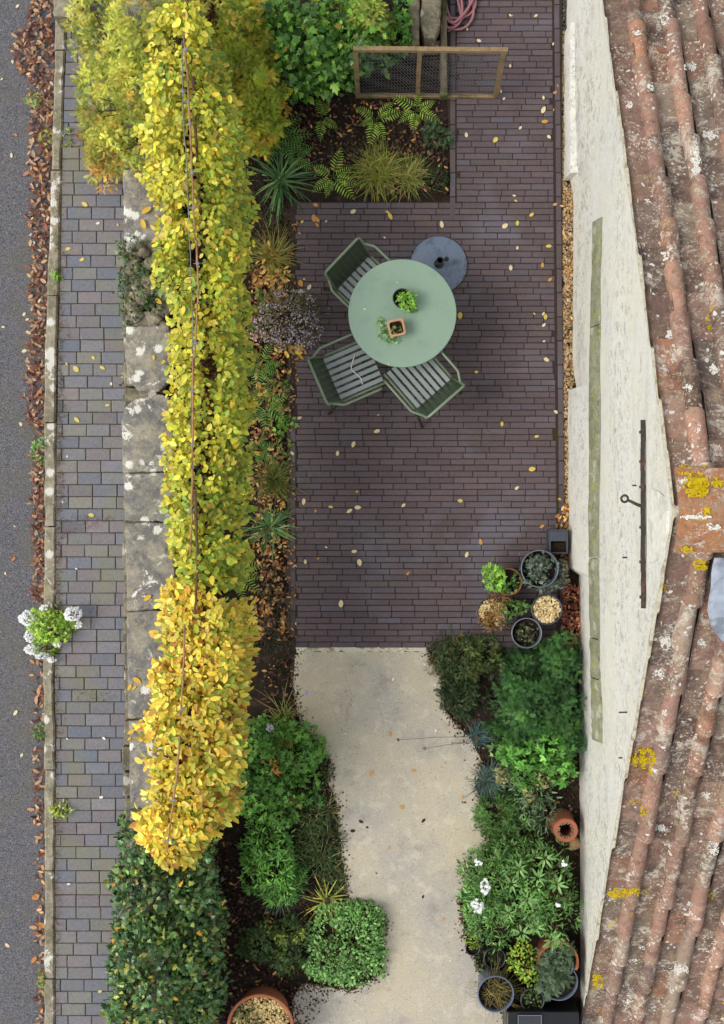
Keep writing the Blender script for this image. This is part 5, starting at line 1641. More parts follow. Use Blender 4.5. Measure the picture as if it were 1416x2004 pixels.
# ---- bed between hedge and terrace
GRS = [(3, 150, 150, 60), (2, 120, 132, 52), (2, 174, 160, 78), (1, 96, 112, 44)]
STR = [(4, 66, 104, 58), (3, 88, 124, 70), (2, 48, 80, 46), (1, 116, 146, 88)]
grass_clump('strap_plant', 'spiky dark green strap leaved plant at the corner of the mulched bed', 'plant', 545, 345, 85, .38, .011, STR, 1.3, spread=(25, 84), droop=.5, base=.04)
grass_clump('grass_clump', 'wispy brown green grass tuft left of the table', 'grass', 533, 500, 300, .30, .0042, [(3, 130, 126, 60), (2, 100, 108, 48), (2, 156, 136, 76)], 1.35, spread=(15, 85), droop=.5, base=.05)
grass_clump('strap_plant', 'spiky green strap leaved plant in the lower part of the hedge bed', 'plant', 527, 1032, 110, .28, .010, STR, 1.3, spread=(25, 80), droop=.4, base=.035)
grass_clump('grass_clump', 'small dark tufted grass above the lower strap leaved plant', 'grass', 537, 940, 420, .24, .0045, [(3, 92, 104, 48), (2, 72, 88, 42), (1, 140, 130, 66)], 1.3, spread=(15, 80), base=.05)
grass_clump('grass_clump', 'broad arching yellow green grass in the mulched bed', 'grass', 738, 330, 420, .27, .0052, [(3, 128, 140, 56), (2, 158, 160, 70), (2, 100, 116, 46), (1, 176, 150, 84)], 1.25, spread=(20, 88), droop=.6, base=.10)
grass_clump('grass_clump', 'second arching grass beside the broad one in the mulched bed', 'grass', 800, 340, 240, .22, .005, [(3, 110, 128, 54), (2, 140, 146, 66), (1, 170, 140, 90)], 1.25, spread=(25, 86), droop=.5, base=.08)
FRN = [(3, 150, 184, 72), (2, 126, 164, 62), (1, 176, 196, 90)]
FR2 = [(3, 96, 146, 62), (2, 78, 126, 54), (1, 116, 164, 76)]
fern('fern', 'pale green fern nearest the strap plant at the front of the mulched bed', 650, 340, [(70, .20, .5), (20, .15, .5), (150, .16, .5), (250, .15, .4), (310, .22, .5), (215, .17, .4), (340, .18, .5)], FRN, 1.3)
fern('fern', 'small three frond fern at the back left of the mulched bed', 628, 222, [(100, .14, .5), (265, .17, .4), (320, .14, .5), (60, .12, .5)], FRN, 1.2)
fern('fern', 'yellow green fern in the middle of the mulched bed', 735, 226, [(255, .20, .5), (150, .16, .5), (40, .16, .5), (10, .19, .5), (290, .16, .5), (200, .12, .4)], FRN, 1.25)
fern('fern', 'bright fern under the wire mesh panel beside the timber edging', 815, 208, [(150, .20, .5), (80, .14, .5), (260, .16, .5), (330, .18, .5), (20, .14, .5), (215, .15, .5)], FRN, 1.25)
fern('fern', 'dark fern beside the strap plant against the conifer', 540, 262, [(0, .24, .5), (40, .22, .5), (300, .22, .5), (250, .2, .5), (340, .22, .5), (150, .16, .5), (200, .15, .5)], FR2, 1.1, wide=.26)
fern('fern', 'green fern in the hedge bed below the lilac flowered plant', 508, 712, [(60, .18, .5), (0, .16, .5), (300, .18, .5), (260, .2, .5), (120, .16, .5), (200, .14, .5), (330, .15, .5)], FR2, 1.25)
fern('fern', 'broad green fern lower in the hedge bed', 518, 790, [(80, .16, .5), (20, .18, .5), (320, .22, .5), (270, .20, .5), (140, .16, .5), (230, .18, .5), (350, .16, .5)], FR2, 1.25)
fern('fern', 'pale fern frond poking out between the two hedges', 468, 1112, [(-45, .22, .9), (-20, .18, .8), (-75, .20, .7), (10, .2, .9)], FRN, 1.2, z0=.5)
shrub('small_plant', 'bright green leafy seedling at the terrace edge', 'plant', [(562, 824, 14, 12, .14, .02), (545, 838, 10, 11, .12, .02)], 80, 'tri', .032, BRT, 1.1)
for (px, py, lab, fr) in ((505, 880, 'low green fern in the shade of the hedge above the dark tufted grass', [(20, .13, .5), (320, .15, .5), (70, .13, .5), (270, .12, .5), (140, .1, .5)]),
                          (502, 590, 'small fern tucked behind the lilac flowered plant', [(30, .12, .5), (330, .13, .5), (80, .12, .5), (270, .1, .5)]),
                          (572, 300, 'dark fern frond cluster at the left of the mulched bed above the strap plant', [(20, .15, .5), (320, .16, .5), (70, .15, .5), (270, .12, .5), (140, .1, .5)])):
    fern('fern', lab, px, py, fr, FR2, 1.15)
shrub('small_plant', 'trailing green weed leaves on the tan litter at the terrace edge', 'plant', [(548, 760, 18, 20, .12, .02), (556, 870, 14, 20, .1, .02), (550, 900, 16, 14, .12, .02)], 160, 'tri', .028, [(3, 96, 124, 60), (1, 130, 140, 70)], 1.2)
shrub('flowering_plant', 'bushy plant smothered in small lilac flowers left of the table', 'plant', [(548, 612, 56, 48, .42, .06), (590, 612, 42, 44, .34, .05), (515, 630, 34, 30, .36, .06), (566, 655, 50, 26, .3, .05), (555, 580, 30, 26, .36, .06)],
      1700, 'thin', .045, [(3, 92, 100, 56), (2, 116, 112, 70), (1, 120, 84, 60), (1, 150, 140, 110)], 1.3, tilt=.8, bump=.35,
      fl=(1050, .015, [(3, 196, 184, 194), (2, 178, 162, 176), (1, 214, 204, 210), (1, 156, 136, 140)], [(548, 626, 56, 44, .48, .10), (592, 640, 36, 40, .40, .08), (515, 640, 36, 28, .42, .10), (570, 660, 46, 24, .36, .07), (572, 580, 40, 18, .40, .14)]))
shrub('shrub', 'low dark heather beside the terrace edge near the hedge gap', 'shrub', [(525, 1140, 30, 44, .14, .0), (540, 1200, 32, 36, .13, .0), (552, 1160, 20, 18, .1, .0), (560, 1250, 26, 26, .13, .0), (520, 1245, 30, 30, .12, .0)], 2000, 'thin', .026, [(3, 52, 62, 42), (2, 70, 76, 46), (1.5, 70, 52, 54), (1, 112, 104, 100)], 1.3, tilt=.8, bump=.35)
shrub('shrub', 'dark fine leaved shrub at the right end of the mulched bed', 'shrub', [(858, 262, 28, 20, .22, .02), (846, 246, 20, 16, .2, .02)], 420, 'spray', .035, [(3, 64, 88, 54), (1, 84, 108, 70)], 1.2)
shrub('shrub', 'compact dark tuft near the bottom corner of the mulched bed', 'shrub', [(858, 345, 22, 21, .16, .0)], 330, 'thin', .035, [(3, 44, 68, 36), (2, 60, 82, 42)], 1.3, tilt=.8)

# ---- bed at the lower left
shrub('shrub', 'leafy green clump between the golden hedge and the drive', 'plant', [(545, 1492, 66, 62, .42, .08), (500, 1560, 44, 52, .42, .08), (585, 1470, 40, 36, .34, .06), (520, 1440, 40, 28, .3, .06), (575, 1540, 46, 34, .32, .06), (540, 1590, 40, 30, .3, .06)],
      3600, 'tri', .036, [(4, 84, 132, 62), (3, 104, 152, 76), (2, 62, 106, 52), (.05, 190, 120, 60)], GREEN, tilt=.4, shell=.62, bump=.25, tuft=(.06, 11))
shrub('shrub', 'narrow leaved green clump above the terracotta pot in the lower bed', 'plant', [(528, 1700, 56, 60, .42, .06), (510, 1660, 40, 40, .36, .06), (548, 1740, 42, 36, .36, .06), (490, 1730, 24, 20, .25, .04)],
      2600, 'lance', .046, [(4, 88, 140, 66), (3, 108, 160, 80), (2, 62, 108, 54)], GREEN, tilt=.4, shell=.6, bump=.25, tuft=(.05, 12))
shrub('shrub', 'tangled low dark groundcover along the drive edge', 'plant', [(635, 1655, 34, 66, .12, .0), (615, 1600, 34, 34, .14, .0), (650, 1720, 24, 40, .12, .0), (640, 1510, 14, 26, .12, .0), (600, 1660, 26, 40, .14, .0)],
      3400, 'thin', .038, [(3, 76, 100, 54), (3, 60, 84, 46), (1.5, 104, 116, 66), (.6, 122, 104, 70)], 1.5, tilt=.9, bump=.3)
shrub('shrub', 'neat round mound of small green leaves spilling onto the drive', 'plant', [(676, 1856, 80, 82, .32, .03), (640, 1886, 56, 44, .26, .03), (704, 1812, 50, 40, .3, .03), (706, 1900, 48, 42, .26, .03)],
      4200, 'oval', .026, [(4, 106, 150, 92), (3, 88, 132, 76), (2, 128, 168, 112), (1, 66, 104, 58)], GREEN, tilt=.5, shell=.8, bump=.1)
shrub('shrub', 'dark feathery clump at the shady foot of the green mound', 'plant', [(520, 1848, 54, 36, .22, .02), (560, 1880, 36, 30, .2, .02), (570, 1826, 26, 26, .22, .02)], 2600, 'spray', .036, [(3, 60, 86, 46), (2, 72, 92, 50), (.5, 120, 134, 60)], 1.4, upw=.4, droop=0, tuft=(.045, 18))
shrub('shrub', 'small yellow green sprig left of the round mound', 'plant', [(582, 1834, 14, 12, .26, .1), (548, 1838, 14, 8, .22, .1)], 120, 'tri', .022, [(3, 140, 156, 60)], 1.2)
shrub('shrub', 'green seedling leaves behind the lower edge of the drive', 'plant', [(512, 1626, 36, 20, .3, .05), (560, 1300, 20, 14, .05, 0)], 120, 'thin', .04, DRK, 1.3)
grass_clump('strap_plant', 'yellow striped strap leaved plant above the round green mound', 'plant', 640, 1770, 46, .26, .011, [(3, 206, 198, 96), (2, 176, 176, 80), (2, 110, 140, 66)], 1.2, spread=(35, 84), droop=.35, base=.03)
grass_clump('strap_plant', 'narrow blue green strap leaves among the lower green clump', 'plant', 546, 1748, 70, .24, .006, [(3, 110, 140, 104), (2, 90, 122, 88)], 1.2, spread=(25, 82), droop=.35, base=.04)
grass_clump('strap_plant', 'thin grassy leaves beside the drive at the bottom of the clump', 'plant', 640, 1590, 30, .24, .006, [(2, 150, 144, 86), (2, 100, 116, 60)], 1.2, spread=(45, 86), droop=.35, base=.03)
grass_clump('strap_plant', 'green strap leaves crossing the low groundcover', 'plant', 628, 1690, 40, .26, .006, [(3, 90, 128, 76), (1, 140, 150, 96)], 1.2, spread=(50, 86), droop=.3, base=.03)
grass_clump('strap_plant', 'yellow green strap leaves above the leafy green clump by the drive', 'plant', 558, 1418, 60, .24, .009, [(3, 126, 146, 64), (2, 98, 124, 54), (1, 170, 160, 90)], 1.2, spread=(35, 84), droop=.35, base=.035)
grass_clump('strap_plant', 'few long pale dry leaves near the top of the drive', 'plant', 552, 1400, 16, .34, .006, [(2, 176, 160, 110), (1, 130, 140, 80)], 1.1, spread=(55, 84), droop=.2, base=.03)
def flowerhead(name, label, px, py, base, z, cols, n=26, size=.016, rad=.022, fine=.003):
    """a stalk from base pixel to a flower cluster"""
    e = P(px, py, z); b = P(base[0], base[1], 0.0)
    t = thing(name, label, 'flower', b)
    mb = MB(b); m1 = (b + e) / 2 + np.array((.01, .01, z * .18))
    mb.tube([b, b * .7 + m1 * .3 + np.array((0, 0, z * .2)), m1, m1 * .4 + e * .6 + np.array((0, 0, z * .06)), e], [fine, fine, fine * .9, fine * .8, fine * .7], 6)
    mb.build('stalk', M['bark'], t, True)
    d = nrm(rng.standard_normal((n, 3))); d[:, 2] = np.abs(d[:, 2])
    u = nrm(d + np.array((0, 0, .4)))
    leaves('flower_head', 'star', e + d * rad * (.6 + .4 * rng.random((n, 1))), rng.standard_normal((n, 3)), u, np.full(n, size), pal(n, cols, 1.1, .1), M['flower'], t, b)
LIL = [(2, 190, 180, 214), (1, 168, 158, 200), (1, 214, 208, 226)]
flowerhead('flower', 'lilac flower head hanging over the top left of the drive', 599, 1356, (560, 1384), .16, LIL, 30, .018, .022)
flowerhead('flower', 'lilac flower cluster at the top of the leafy green clump', 528, 1424, (545, 1450), .40, LIL, 46, .018, .036)
flowerhead('flower', 'dark seed head on the upper thin stalk over the drive', 779, 1448, (916, 1441), .10, [(1, 70, 42, 58), (1, 50, 34, 40)], 16, .014, .014, .002)
flowerhead('flower', 'dark pink seed head on the lower thin stalk over the drive', 830, 1465, (918, 1452), .12, [(2, 90, 44, 74), (1, 44, 30, 36), (.5, 206, 170, 190)], 18, .015, .015, .002)
flowerhead('flower', 'small dark bud halfway along the lower thin stalk', 885, 1454, (922, 1455), .10, [(1, 60, 44, 40)], 8, .010, .009, .0018)
flowerhead('flower', 'brown seed head leaning over the drive above the round mound', 714, 1762, (650, 1772), .14, [(1, 60, 46, 38)], 8, .012, .010, .002)

# ---- bed at the right
shrub('shrub', 'olive heather bush at the corner of the terrace and the drive', 'shrub', [(905, 1290, 56, 42, .30, .03), (945, 1285, 40, 38, .32, .03), (870, 1295, 28, 30, .22, .02)], 3600, 'spray', .036, [(4, 62, 80, 42), (2, 82, 96, 48), (1, 104, 88, 50), (1, 46, 62, 36)], 1.5, shell=.6, bump=.25, upw=.35, droop=0, tuft=(.045, 20))
shrub('shrub', 'dark spiky heather below the olive one at the drive edge', 'shrub', [(905, 1365, 40, 40, .24, .02), (890, 1345, 26, 26, .2, .02)], 2200, 'spray', .036, [(4, 42, 58, 34), (2, 58, 74, 40)], 1.5, shell=.55, bump=.3, upw=.35, droop=0, tuft=(.045, 20))
shrub('shrub', 'large dark green feathery shrub against the white wall', 'shrub', [(1072, 1372, 62, 66, .60, .06), (1092, 1300, 46, 42, .5, .06), (1024, 1318, 30, 34, .36, .04), (1030, 1420, 50, 44, .48, .05), (1096, 1440, 42, 56, .55, .06), (1020, 1372, 30, 34, .40, .05)],
      13000, 'feather', .044, [(4, 48, 84, 42), (3, 64, 102, 50), (2, 36, 64, 34), (1, 84, 122, 58)], 1.45, tilt=.5, upw=.3, droop=0, shell=.6, bump=.42, tuft=(.07, 22), clump=.42)
shrub('shrub', 'bright green parsley like plant below the dark feathery shrub', 'plant', [(1030, 1482, 50, 24, .55, .2), (1085, 1470, 40, 34, .6, .2), (1000, 1478, 28, 18, .5, .15), (1030, 1520, 30, 30, .45, .1), (1100, 1510, 30, 26, .5, .15)], 900, 'tri', .050, [(4, 94, 148, 60), (3, 74, 126, 50), (1, 124, 172, 80)], 1.2, tilt=.35)
shrub('shrub', 'blue green euphorbia with pale heads in the right bed', 'plant', [(1000, 1520, 22, 22, .4, .1), (1050, 1560, 42, 34, .45, .1), (1070, 1600, 26, 36, .4, .08), (1040, 1600, 30, 26, .36, .06)], 700, 'lance', .045, [(3, 92, 118, 86), (2, 112, 136, 98), (2, 72, 98, 70), (.7, 150, 156, 92)], 1.2, tilt=.5)
shrub('shrub', 'tan seeded flower heads above the blue grass', 'plant', [(985, 1520, 16, 20, .42, .2), (1062, 1530, 18, 18, .46, .2), (1035, 1562, 12, 10, .48, .3)], 260, 'tri', .024, [(3, 158, 150, 100), (2, 128, 132, 84)], 1.15)
shrub('shrub', 'fresh green ferny herb clump at the drive edge in the right bed', 'plant', [(975, 1600, 42, 44, .28, .02), (1010, 1630, 30, 30, .24, .02), (960, 1640, 24, 24, .2, .02)], 2400, 'spray', .036, [(3, 76, 112, 54), (2, 96, 134, 66), (1, 58, 90, 46)], 1.4, upw=.4, droop=0, tuft=(.045, 18))
grass_clump('grass_clump', 'blue fescue tuft with arching leaves over the drive edge', 'grass', 958, 1530, 320, .22, .005, [(3, 92, 116, 108), (2, 74, 98, 92), (1, 124, 142, 130), (1, 110, 112, 84)], 1.2, spread=(15, 82), droop=.5, base=.05)
grass_clump('grass_clump', 'smaller blue grass tuft where the thin stalks start', 'grass', 935, 1446, 150, .15, .0045, [(3, 84, 116, 112), (2, 66, 94, 92)], 1.2, spread=(15, 82), droop=.5, base=.04)
grass_clump('strap_plant', 'dark green arching strap leaves in the middle of the right bed', 'plant', 1012, 1570, 60, .30, .014, [(3, 56, 96, 46), (2, 76, 120, 56)], 1.25, spread=(30, 82), droop=.4, base=.04)
shrub('shrub', 'lush lily clump with broad pointed leaves by the lower drive', 'plant', [(1010, 1760, 90, 90, .62, .08), (955, 1740, 52, 66, .5, .06), (1070, 1750, 66, 80, .65, .1), (960, 1820, 48, 50, .5, .06), (1000, 1690, 60, 40, .45, .06), (1090, 1800, 48, 60, .6, .1), (935, 1770, 34, 50, .4, .05)],
      6000, 'lance', .044, [(4, 78, 120, 62), (3, 94, 138, 76), (2, 54, 92, 46), (1, 112, 154, 92)], GREEN * .92, mat='leaf_gloss', tilt=.45, shell=.65, bump=.22, tuft=(.05, 12),
      fl=(130, .030, [(1, 250, 250, 244)], [(950, 1738, 8, 14, .68, .58), (934, 1776, 11, 12, .62, .54), (936, 1690, 6, 6, .56, .48), (1092, 1770, 4, 4, .76, .68), (1105, 1690, 5, 5, .7, .62)]))
def rosette(px, py, z, L, n=8):
    c = P(px, py, z)
    a = np.arange(n) * 2.399 + random.random() * 6
    f = np.stack([np.cos(a), np.sin(a), np.full(n, .25)], 1)
    return np.tile(c, (n, 1)) + f * .012, f, np.tile((0, 0, 1.0), (n, 1)) + .15 * rng.standard_normal((n, 3)), L * (.7 + .4 * rng.random(n))
rs = [rosette(x, y, z, L, n) for x, y, z, L, n in ((1052, 1718, .70, .085, 9), (1030, 1760, .72, .09, 9), (994, 1788, .66, .075, 8), (1048, 1815, .66, .08, 8), (1020, 1826, .62, .085, 8), (1066, 1680, .6, .08, 7), (1080, 1840, .62, .085, 7), (1000, 1730, .66, .08, 8), (1090, 1730, .7, .08, 8), (1015, 1700, .6, .075, 7))]
t = thing('lily', 'tall lily shoots with whorled long leaves rising from the green clump', 'plant', P(1030, 1760, 0))
org = np.array(t.location)
n = sum(len(r_[0]) for r_ in rs)
leaves('foliage', 'lance', np.concatenate([r_[0] for r_ in rs]), np.concatenate([r_[1] for r_ in rs]), np.concatenate([r_[2] for r_ in rs]), np.concatenate([r_[3] for r_ in rs]), pal(n, [(3, 100, 146, 84), (2, 82, 126, 70), (1, 122, 162, 104)], GREEN * .82, .14), M['leaf_gloss'], t, org)
mb = MB(org)
for r_ in rs:
    c = r_[0].mean(0); mb.tube([(c[0], c[1], 0), c], [.006, .004], 6)
mb.build('stem', M['bark'], t, True)
shrub('shrub', 'yellow green spurge between the lower pots', 'plant', [(1026, 1892, 30, 32, .5, .2), (1040, 1915, 22, 20, .46, .2), (1030, 1862, 14, 12, .5, .2)], 520, 'oval', .026, [(3, 140, 168, 60), (2, 112, 146, 54), (1, 176, 186, 70)], 1.2)
shrub('shrub', 'dark seedlings between drive and pots', 'plant', [(945, 1888, 14, 18, .12, .02)], 80, 'tri', .022, DRK, 1.3)

# ================================================================== LITTER
RED = [(3.4, 108, 66, 56), (2.4, 88, 54, 48), (2.4, 140, 98, 78), (2.4, 164, 132, 106), (1.6, 190, 164, 134), (.8, 196, 140, 76)]
TAN = [(3, 176, 130, 82), (2, 150, 100, 64), (2, 116, 72, 50), (1, 206, 170, 110), (1, 206, 150, 60)]
DKL = [(3, 82, 56, 44), (2, 62, 44, 38), (2, 110, 78, 58), (1, 156, 118, 84), (.5, 196, 140, 70), (.4, 212, 176, 110)]
litter('leaf_litter', [(66, -40), (108, -40), (106, 120), (104, 300), (96, 480), (90, 640), (87, 860), (58, 860), (48, 780), (62, 600), (60, 460), (56, 330), (64, 250), (56, 150), (30, 130), (28, 80), (52, 50)], 1300, .044, RED, -.07, label='thick drift of dark red and tan leaves in the gutter', thick=.05)
litter('leaf_litter', [(64, 870), (87, 870), (88, 1180), (66, 1180), (64, 1000)], 340, .042, RED, -.07, label='narrow band of red brown leaves along the middle of the gutter', thick=.04)
litter('leaf_litter', [(68, 1280), (86, 1280), (88, 1500), (88, 2010), (76, 2010), (70, 1700), (60, 1480)], 220, .044, RED + [(2, 206, 160, 110)], -.07, label='thin line of brown leaves along the lower gutter', thick=.02)
litter('moss_debris', [(108, 300), (122, 300), (122, 1000), (112, 1500), (112, 2004), (104, 2004), (104, 1300), (107, 900)], 2000, .021, [(3, 96, 74, 54), (2, 82, 80, 46), (1, 130, 100, 70)], .032, leaf='thin', label='brown moss and debris along the inner edge of the kerb', thick=.012, cat='debris')
litter('moss_debris', [(66, 100), (106, 100), (90, 700), (88, 1300), (88, 2004), (64, 2004), (62, 1300), (60, 700)], 1800, .016, [(3, 96, 84, 58), (2, 82, 74, 50), (1, 124, 104, 76)], -.07, leaf='thin', label='fine dark debris washed along the gutter', thick=.012, cat='debris')
litter('moss_debris', [(140, 1006), (230, 1012), (210, 1024), (150, 1040), (120, 1060), (120, 1020)], 260, .016, [(3, 96, 70, 54), (1, 120, 60, 50)], .034, leaf='thin', label='scattered brown debris across the middle pavement', thick=.008, cat='debris')
litter('moss_debris', [(140, 1350), (225, 1356), (220, 1376), (150, 1372)], 130, .016, [(3, 92, 74, 50)], .034, leaf='thin', label='brown moss crumbs in the lower pavement joints', thick=.006, cat='debris')
BEDU = [(490, 180), (700, 190), (876, 200), (878, 380), (700, 386), (600, 380), (575, 420), (560, 560), (560, 900), (560, 1100), (575, 1270), (480, 1270), (480, 900), (490, 500)]
stones('bark_mulch', BEDU, 3000, .011, [(3, 54, 42, 36), (2, 72, 56, 46), (1, 42, 34, 30), (.5, 120, 100, 80)], .002, 'dark bark crumbs on the soil of the upper beds', 'mulch', 'mulch')
litter('leaf_litter', [(590, 200), (870, 205), (872, 370), (800, 376), (640, 372), (600, 330), (560, 240)], 620, .034, DKL, .008, label='brown and orange leaves lying over the mulched bed')
litter('leaf_litter', [(488, 520), (560, 540), (558, 700), (556, 900), (566, 1020), (560, 1250), (500, 1250), (492, 900), (490, 700)], 1150, .040, TAN + [(2, 190, 150, 100), (2, 100, 64, 48)], .008, label='tan leaves under the hedge along the terrace')
litter('leaf_litter', [(520, 470), (560, 520), (560, 560), (500, 560), (500, 520)], 60, .050, [(3, 206, 170, 96), (1, 190, 130, 70)], .012, label='heap of pale gold leaves below the wispy grass tuft')
litter('leaf_litter', [(545, 672), (590, 672), (600, 690), (560, 706), (540, 700)], 30, .050, [(3, 222, 180, 80), (1, 210, 150, 70)], .02, label='orange gold leaves below the lilac flowers')
stones('bark_mulch', [(405, 1640), (660, 1640), (660, 1760), (600, 1830), (560, 1960), (420, 2010), (410, 1800)], 1700, .011, [(3, 56, 42, 36), (2, 76, 56, 46), (1, 40, 32, 28), (.4, 130, 110, 90)], .002, 'dark crumbs of soil in the lower left bed', 'mulch', 'mulch')
litter('leaf_litter', [(408, 1640), (520, 1640), (560, 1790), (560, 1940), (440, 1960), (410, 1800)], 260, .034, DKL, .008, label='dark fallen leaves on the shady soil of the lower left bed')
litter('leaf_litter', [(500, 1290), (570, 1290), (580, 1400), (630, 1470), (600, 1470), (520, 1400)], 110, .032, DKL, .008, label='few brown leaves on bare soil beside the top of the drive')
stones('bark_mulch', [(890, 1260), (1130, 1240), (1138, 1700), (940, 1690), (940, 1560), (930, 1460), (880, 1400)], 1700, .010, [(3, 64, 50, 42), (2, 84, 66, 54), (1, 46, 37, 32), (.4, 150, 130, 106)], .002, 'reddish soil crumbs in the right bed', 'mulch', 'mulch')
litter('leaf_litter', [(1100, 1140), (1134, 1150), (1138, 1260), (1105, 1265), (1096, 1200)], 420, .028, [(3, 116, 64, 50), (2, 146, 92, 70), (1, 186, 130, 90), (1, 90, 48, 40)], .034, label='red brown leaves heaped between the pots and the white wall', thick=.05)
litter('leaf_litter', [(1098, 985), (1112, 985), (1112, 1110), (1100, 1110), (1085, 1040)], 90, .038, TAN, .03, label='orange leaves at the foot of the wall by the planter box', thick=.03)
stones('gravel_strip', [(1099, 360), (1128, 360), (1130, 745), (1114, 765), (1114, 1140), (1100, 1140)], 3400, .0085, [(3, 172, 144, 102), (2, 192, 168, 128), (2, 128, 98, 68), (1, 90, 68, 50), (1, 206, 190, 156)], .004, 'strip of golden gravel between the dark bricks and the house', 'gravel')
stones('gravel_strip', [(1092, 60), (1107, 60), (1108, 362), (1094, 362)], 900, .0085, [(3, 150, 130, 88), (2, 178, 156, 112), (1, 96, 80, 56)], .004, 'narrow gravel strip along the upper wall plinth', 'gravel')
stones('gravel_strip', [(1090, -60), (1122, -60), (1112, 60), (1094, 62)], 700, .009, [(3, 70, 66, 58), (1, 110, 104, 92), (1, 40, 38, 36)], .004, 'dark grit at the top corner of the house wall', 'gravel')
litter('leaf_litter', [(1100, 380), (1126, 380), (1126, 720), (1100, 720)], 50, .034, TAN, .016, label='few tan leaves on the golden gravel strip')

litter('leaf_litter', [(562, 420), (584, 420), (578, 560), (582, 720), (576, 900), (580, 1250), (562, 1250)], 170, .026, TAN + [(2, 90, 66, 50)], .033, label='scraps of tan leaf spilling from the hedge bed onto the bricks', thick=.006)
litter('moss_debris', [(560, 400), (592, 400), (574, 800), (578, 1250), (560, 1250)], 900, .016, [(3, 70, 58, 46), (1, 96, 84, 56)], .030, leaf='thin', label='dark soil crumbs along the left edge of the terrace', thick=.006, cat='debris')
litter('moss_debris', [(112, 470), (136, 500), (122, 560), (138, 660), (118, 700), (132, 810), (116, 860), (134, 1000), (112, 1060), (130, 1240), (110, 1300), (128, 1420), (112, 1500), (126, 1640), (110, 1700), (128, 1780), (108, 1900), (106, 1200), (108, 800)], 900, .020, [(3, 100, 72, 52), (2, 84, 76, 46), (1, 136, 84, 62)], .034, leaf='thin', label='ragged brown moss creeping from the kerb over the pavement blocks', thick=.008, cat='debris')
stones('grit', [(566, 1935), (612, 1928), (650, 1950), (600, 2010), (570, 2010)], 200, .006, [(3, 70, 54, 42), (2, 96, 78, 58)], .022, 'dark crumbs of soil on the drive beside the terracotta pot', 'grit', 'mulch')
# single fallen leaves
def leaf_mesh(nm, leaf, col):
    V, T, Q = LEAF[leaf]
    mb = MB(); vs = [(x - .5, y, z + .10 + .10 * x * x) for x, y, z in V]
    mb.add(vs, [tuple(k) for k in T] + [tuple(k) for k in Q], col)
    o = mb.build(nm, M['dead'], None, True)
    return o
def fallen(kind, label, group, col, spots, z, size, leaf='oval'):
    o0 = None
    for i, (x, y) in enumerate(spots):
        if o0 is None: o = o0 = leaf_mesh('fallen_leaf', leaf, col)
        else:
            o = o0.copy(); COL.objects.link(o)
        s = size * random.choice((.6, .75, .9, 1, 1.1, 1.3, 1.5)) * random.uniform(.9, 1.1)
        q = P(x, y, z)
        o.location = (q[0], q[1], z + .001 - .0 * s); o.scale = (s, s * random.uniform(.85, 1.15), s * .5)
        o.rotation_euler = (random.uniform(-.1, .1), random.uniform(-.1, .1), random.random() * 6.28)
        tag(o, label, 'leaf', group)
CREAM = [(691, 414), (638, 433), (752, 465), (864, 439), (988, 442), (1018, 250), (1048, 31), (998, 129), (1082, 86), (1063, 191), (1063, 215), (1012, 485), (999, 524), (1063, 614), (1064, 636), (1064, 668), (1087, 806), (1011, 955),
         (572, 870), (571, 887), (691, 870), (594, 982), (700, 993), (683, 1000), (789, 989), (638, 1071), (693, 1079), (597, 1099), (703, 1101), (913, 1085), (595, 546), (605, 562), (587, 570), (737, 844), (586, 818), (998, 30), (937, 80), (914, 57), (912, 264), (980, 179), (986, 193), (1074, 268), (1006, 383), (1069, 704), (660, 887), (667, 1181)]
YELL = [(758, 415), (763, 423), (591, 434), (1009, 393), (1012, 437), (1045, 614), (1067, 620), (1050, 854), (1041, 918), (932, 728), (740, 812), (698, 962), (647, 992), (900, 618), (1073, 482), (969, 274), (982, 830), (900, 980), (1040, 420), (566, 728), (582, 743)]
ORAN = [(617, 401), (614, 427), (621, 430), (620, 440), (588, 555), (1001, 31), (1091, 168), (1086, 181), (1066, 238), (1083, 215), (1061, 519), (1076, 547), (1086, 400), (617, 1000), (622, 1093), (798, 1122), (904, 1243), (1095, 977), (1060, 1030), (940, 1060)]
fallen('a', 'pale cream fallen leaf lying on the dark brick terrace', 'pale fallen leaves on the dark bricks', lin(222, 204, 160), CREAM, ZT + .002, .042)
fallen('b', 'clear yellow fallen leaf lying on the dark brick terrace', 'yellow fallen leaves on the dark bricks', lin(206, 184, 90), YELL, ZT + .002, .044)
fallen('c', 'orange brown fallen leaf lying on the dark brick terrace', 'orange fallen leaves on the dark bricks', lin(196, 142, 76), ORAN, ZT + .002, .046)
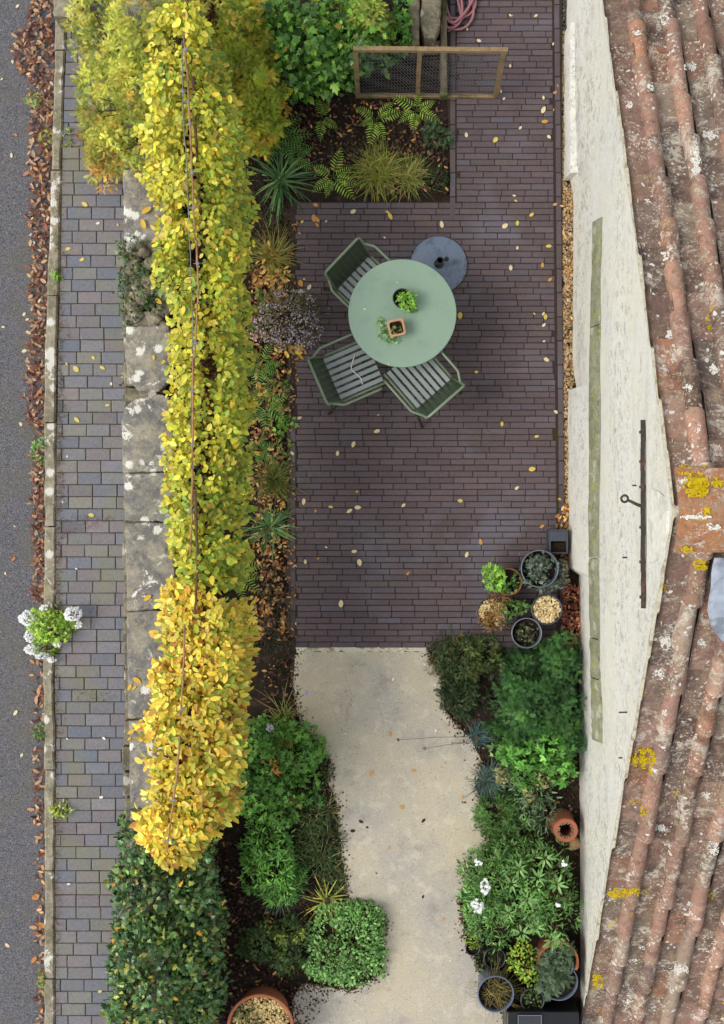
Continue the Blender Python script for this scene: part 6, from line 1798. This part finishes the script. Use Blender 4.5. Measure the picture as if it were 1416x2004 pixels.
fallen('d', 'tan fallen leaf lying on the pale concrete drive', 'fallen leaves on the drive', lin(196, 156, 96), [(676, 1353), (686, 1380), (763, 1436), (727, 1513), (808, 1509), (871, 1493), (905, 1560), (760, 1660), (786, 1580), (866, 1800)], .024, .042)
fallen('e', 'small white petal lying on the pale concrete drive', 'white petals on the drive', lin(232, 226, 214), [(676, 1436), (769, 1329), (851, 1340), (852, 1430), (830, 1300), (880, 1880)], .024, .022)
fallen('f', 'small dark seed head lying on the pale concrete drive', 'dark seed heads on the drive', lin(52, 40, 36), [(828, 1606), (706, 1608), (718, 1619), (677, 1614), (736, 1709), (827, 1755), (690, 1626), (905, 1570)], .025, .032)
fallen('g', 'yellow fallen leaf lying on the block pavement', 'yellow leaves on the pavement', lin(222, 200, 110), [(133, 487), (182, 700), (130, 712), (148, 722), (210, 793), (165, 400), (195, 1940), (178, 1008), (160, 508), (200, 720), (230, 440), (150, 822)], .035, .045)
fallen('h', 'pale petal lying on the block pavement', 'pale petals on the pavement', lin(236, 230, 216), [(217, 751), (150, 823), (131, 893), (122, 982), (203, 1445), (134, 1730), (198, 1560), (149, 1113), (191, 437), (131, 1446)], .035, .026)
fallen('i', 'pale leaf lying on the grey road', 'pale leaves on the road', lin(222, 206, 168), [(22, 304), (3, 155), (24, 121), (47, 615), (47, 687), (53, 625), (6, 640), (28, 1030), (14, 1850), (34, 12), (60, 340), (40, 830), (30, 1395), (42, 1478), (10, 1122)], -.066, .036)
fallen('j', 'large russet leaf lying on the edge of the road', 'russet leaves on the road', lin(196, 128, 66), [(30, 264), (26, 1094), (66, 1878), (80, 1636), (84, 1666), (70, 1755), (78, 1778), (82, 1810)], -.064, .06)
fallen('k', 'gold leaf lying on the grey stone coping of the wall', 'gold leaves on the wall coping', lin(222, 180, 70), [(286, 412), (280, 438), (306, 423), (253, 1345), (262, 1346), (268, 1332), (256, 1432), (252, 1446), (284, 1430), (288, 1170), (300, 700), (310, 590)], ZW + .014, .06, 'oval2')
fallen('l', 'tiny pale petal lying on the sage green table', 'pale petals on the table', lin(236, 232, 206), [(713, 605), (777, 553), (760, 712)], .752, .022)
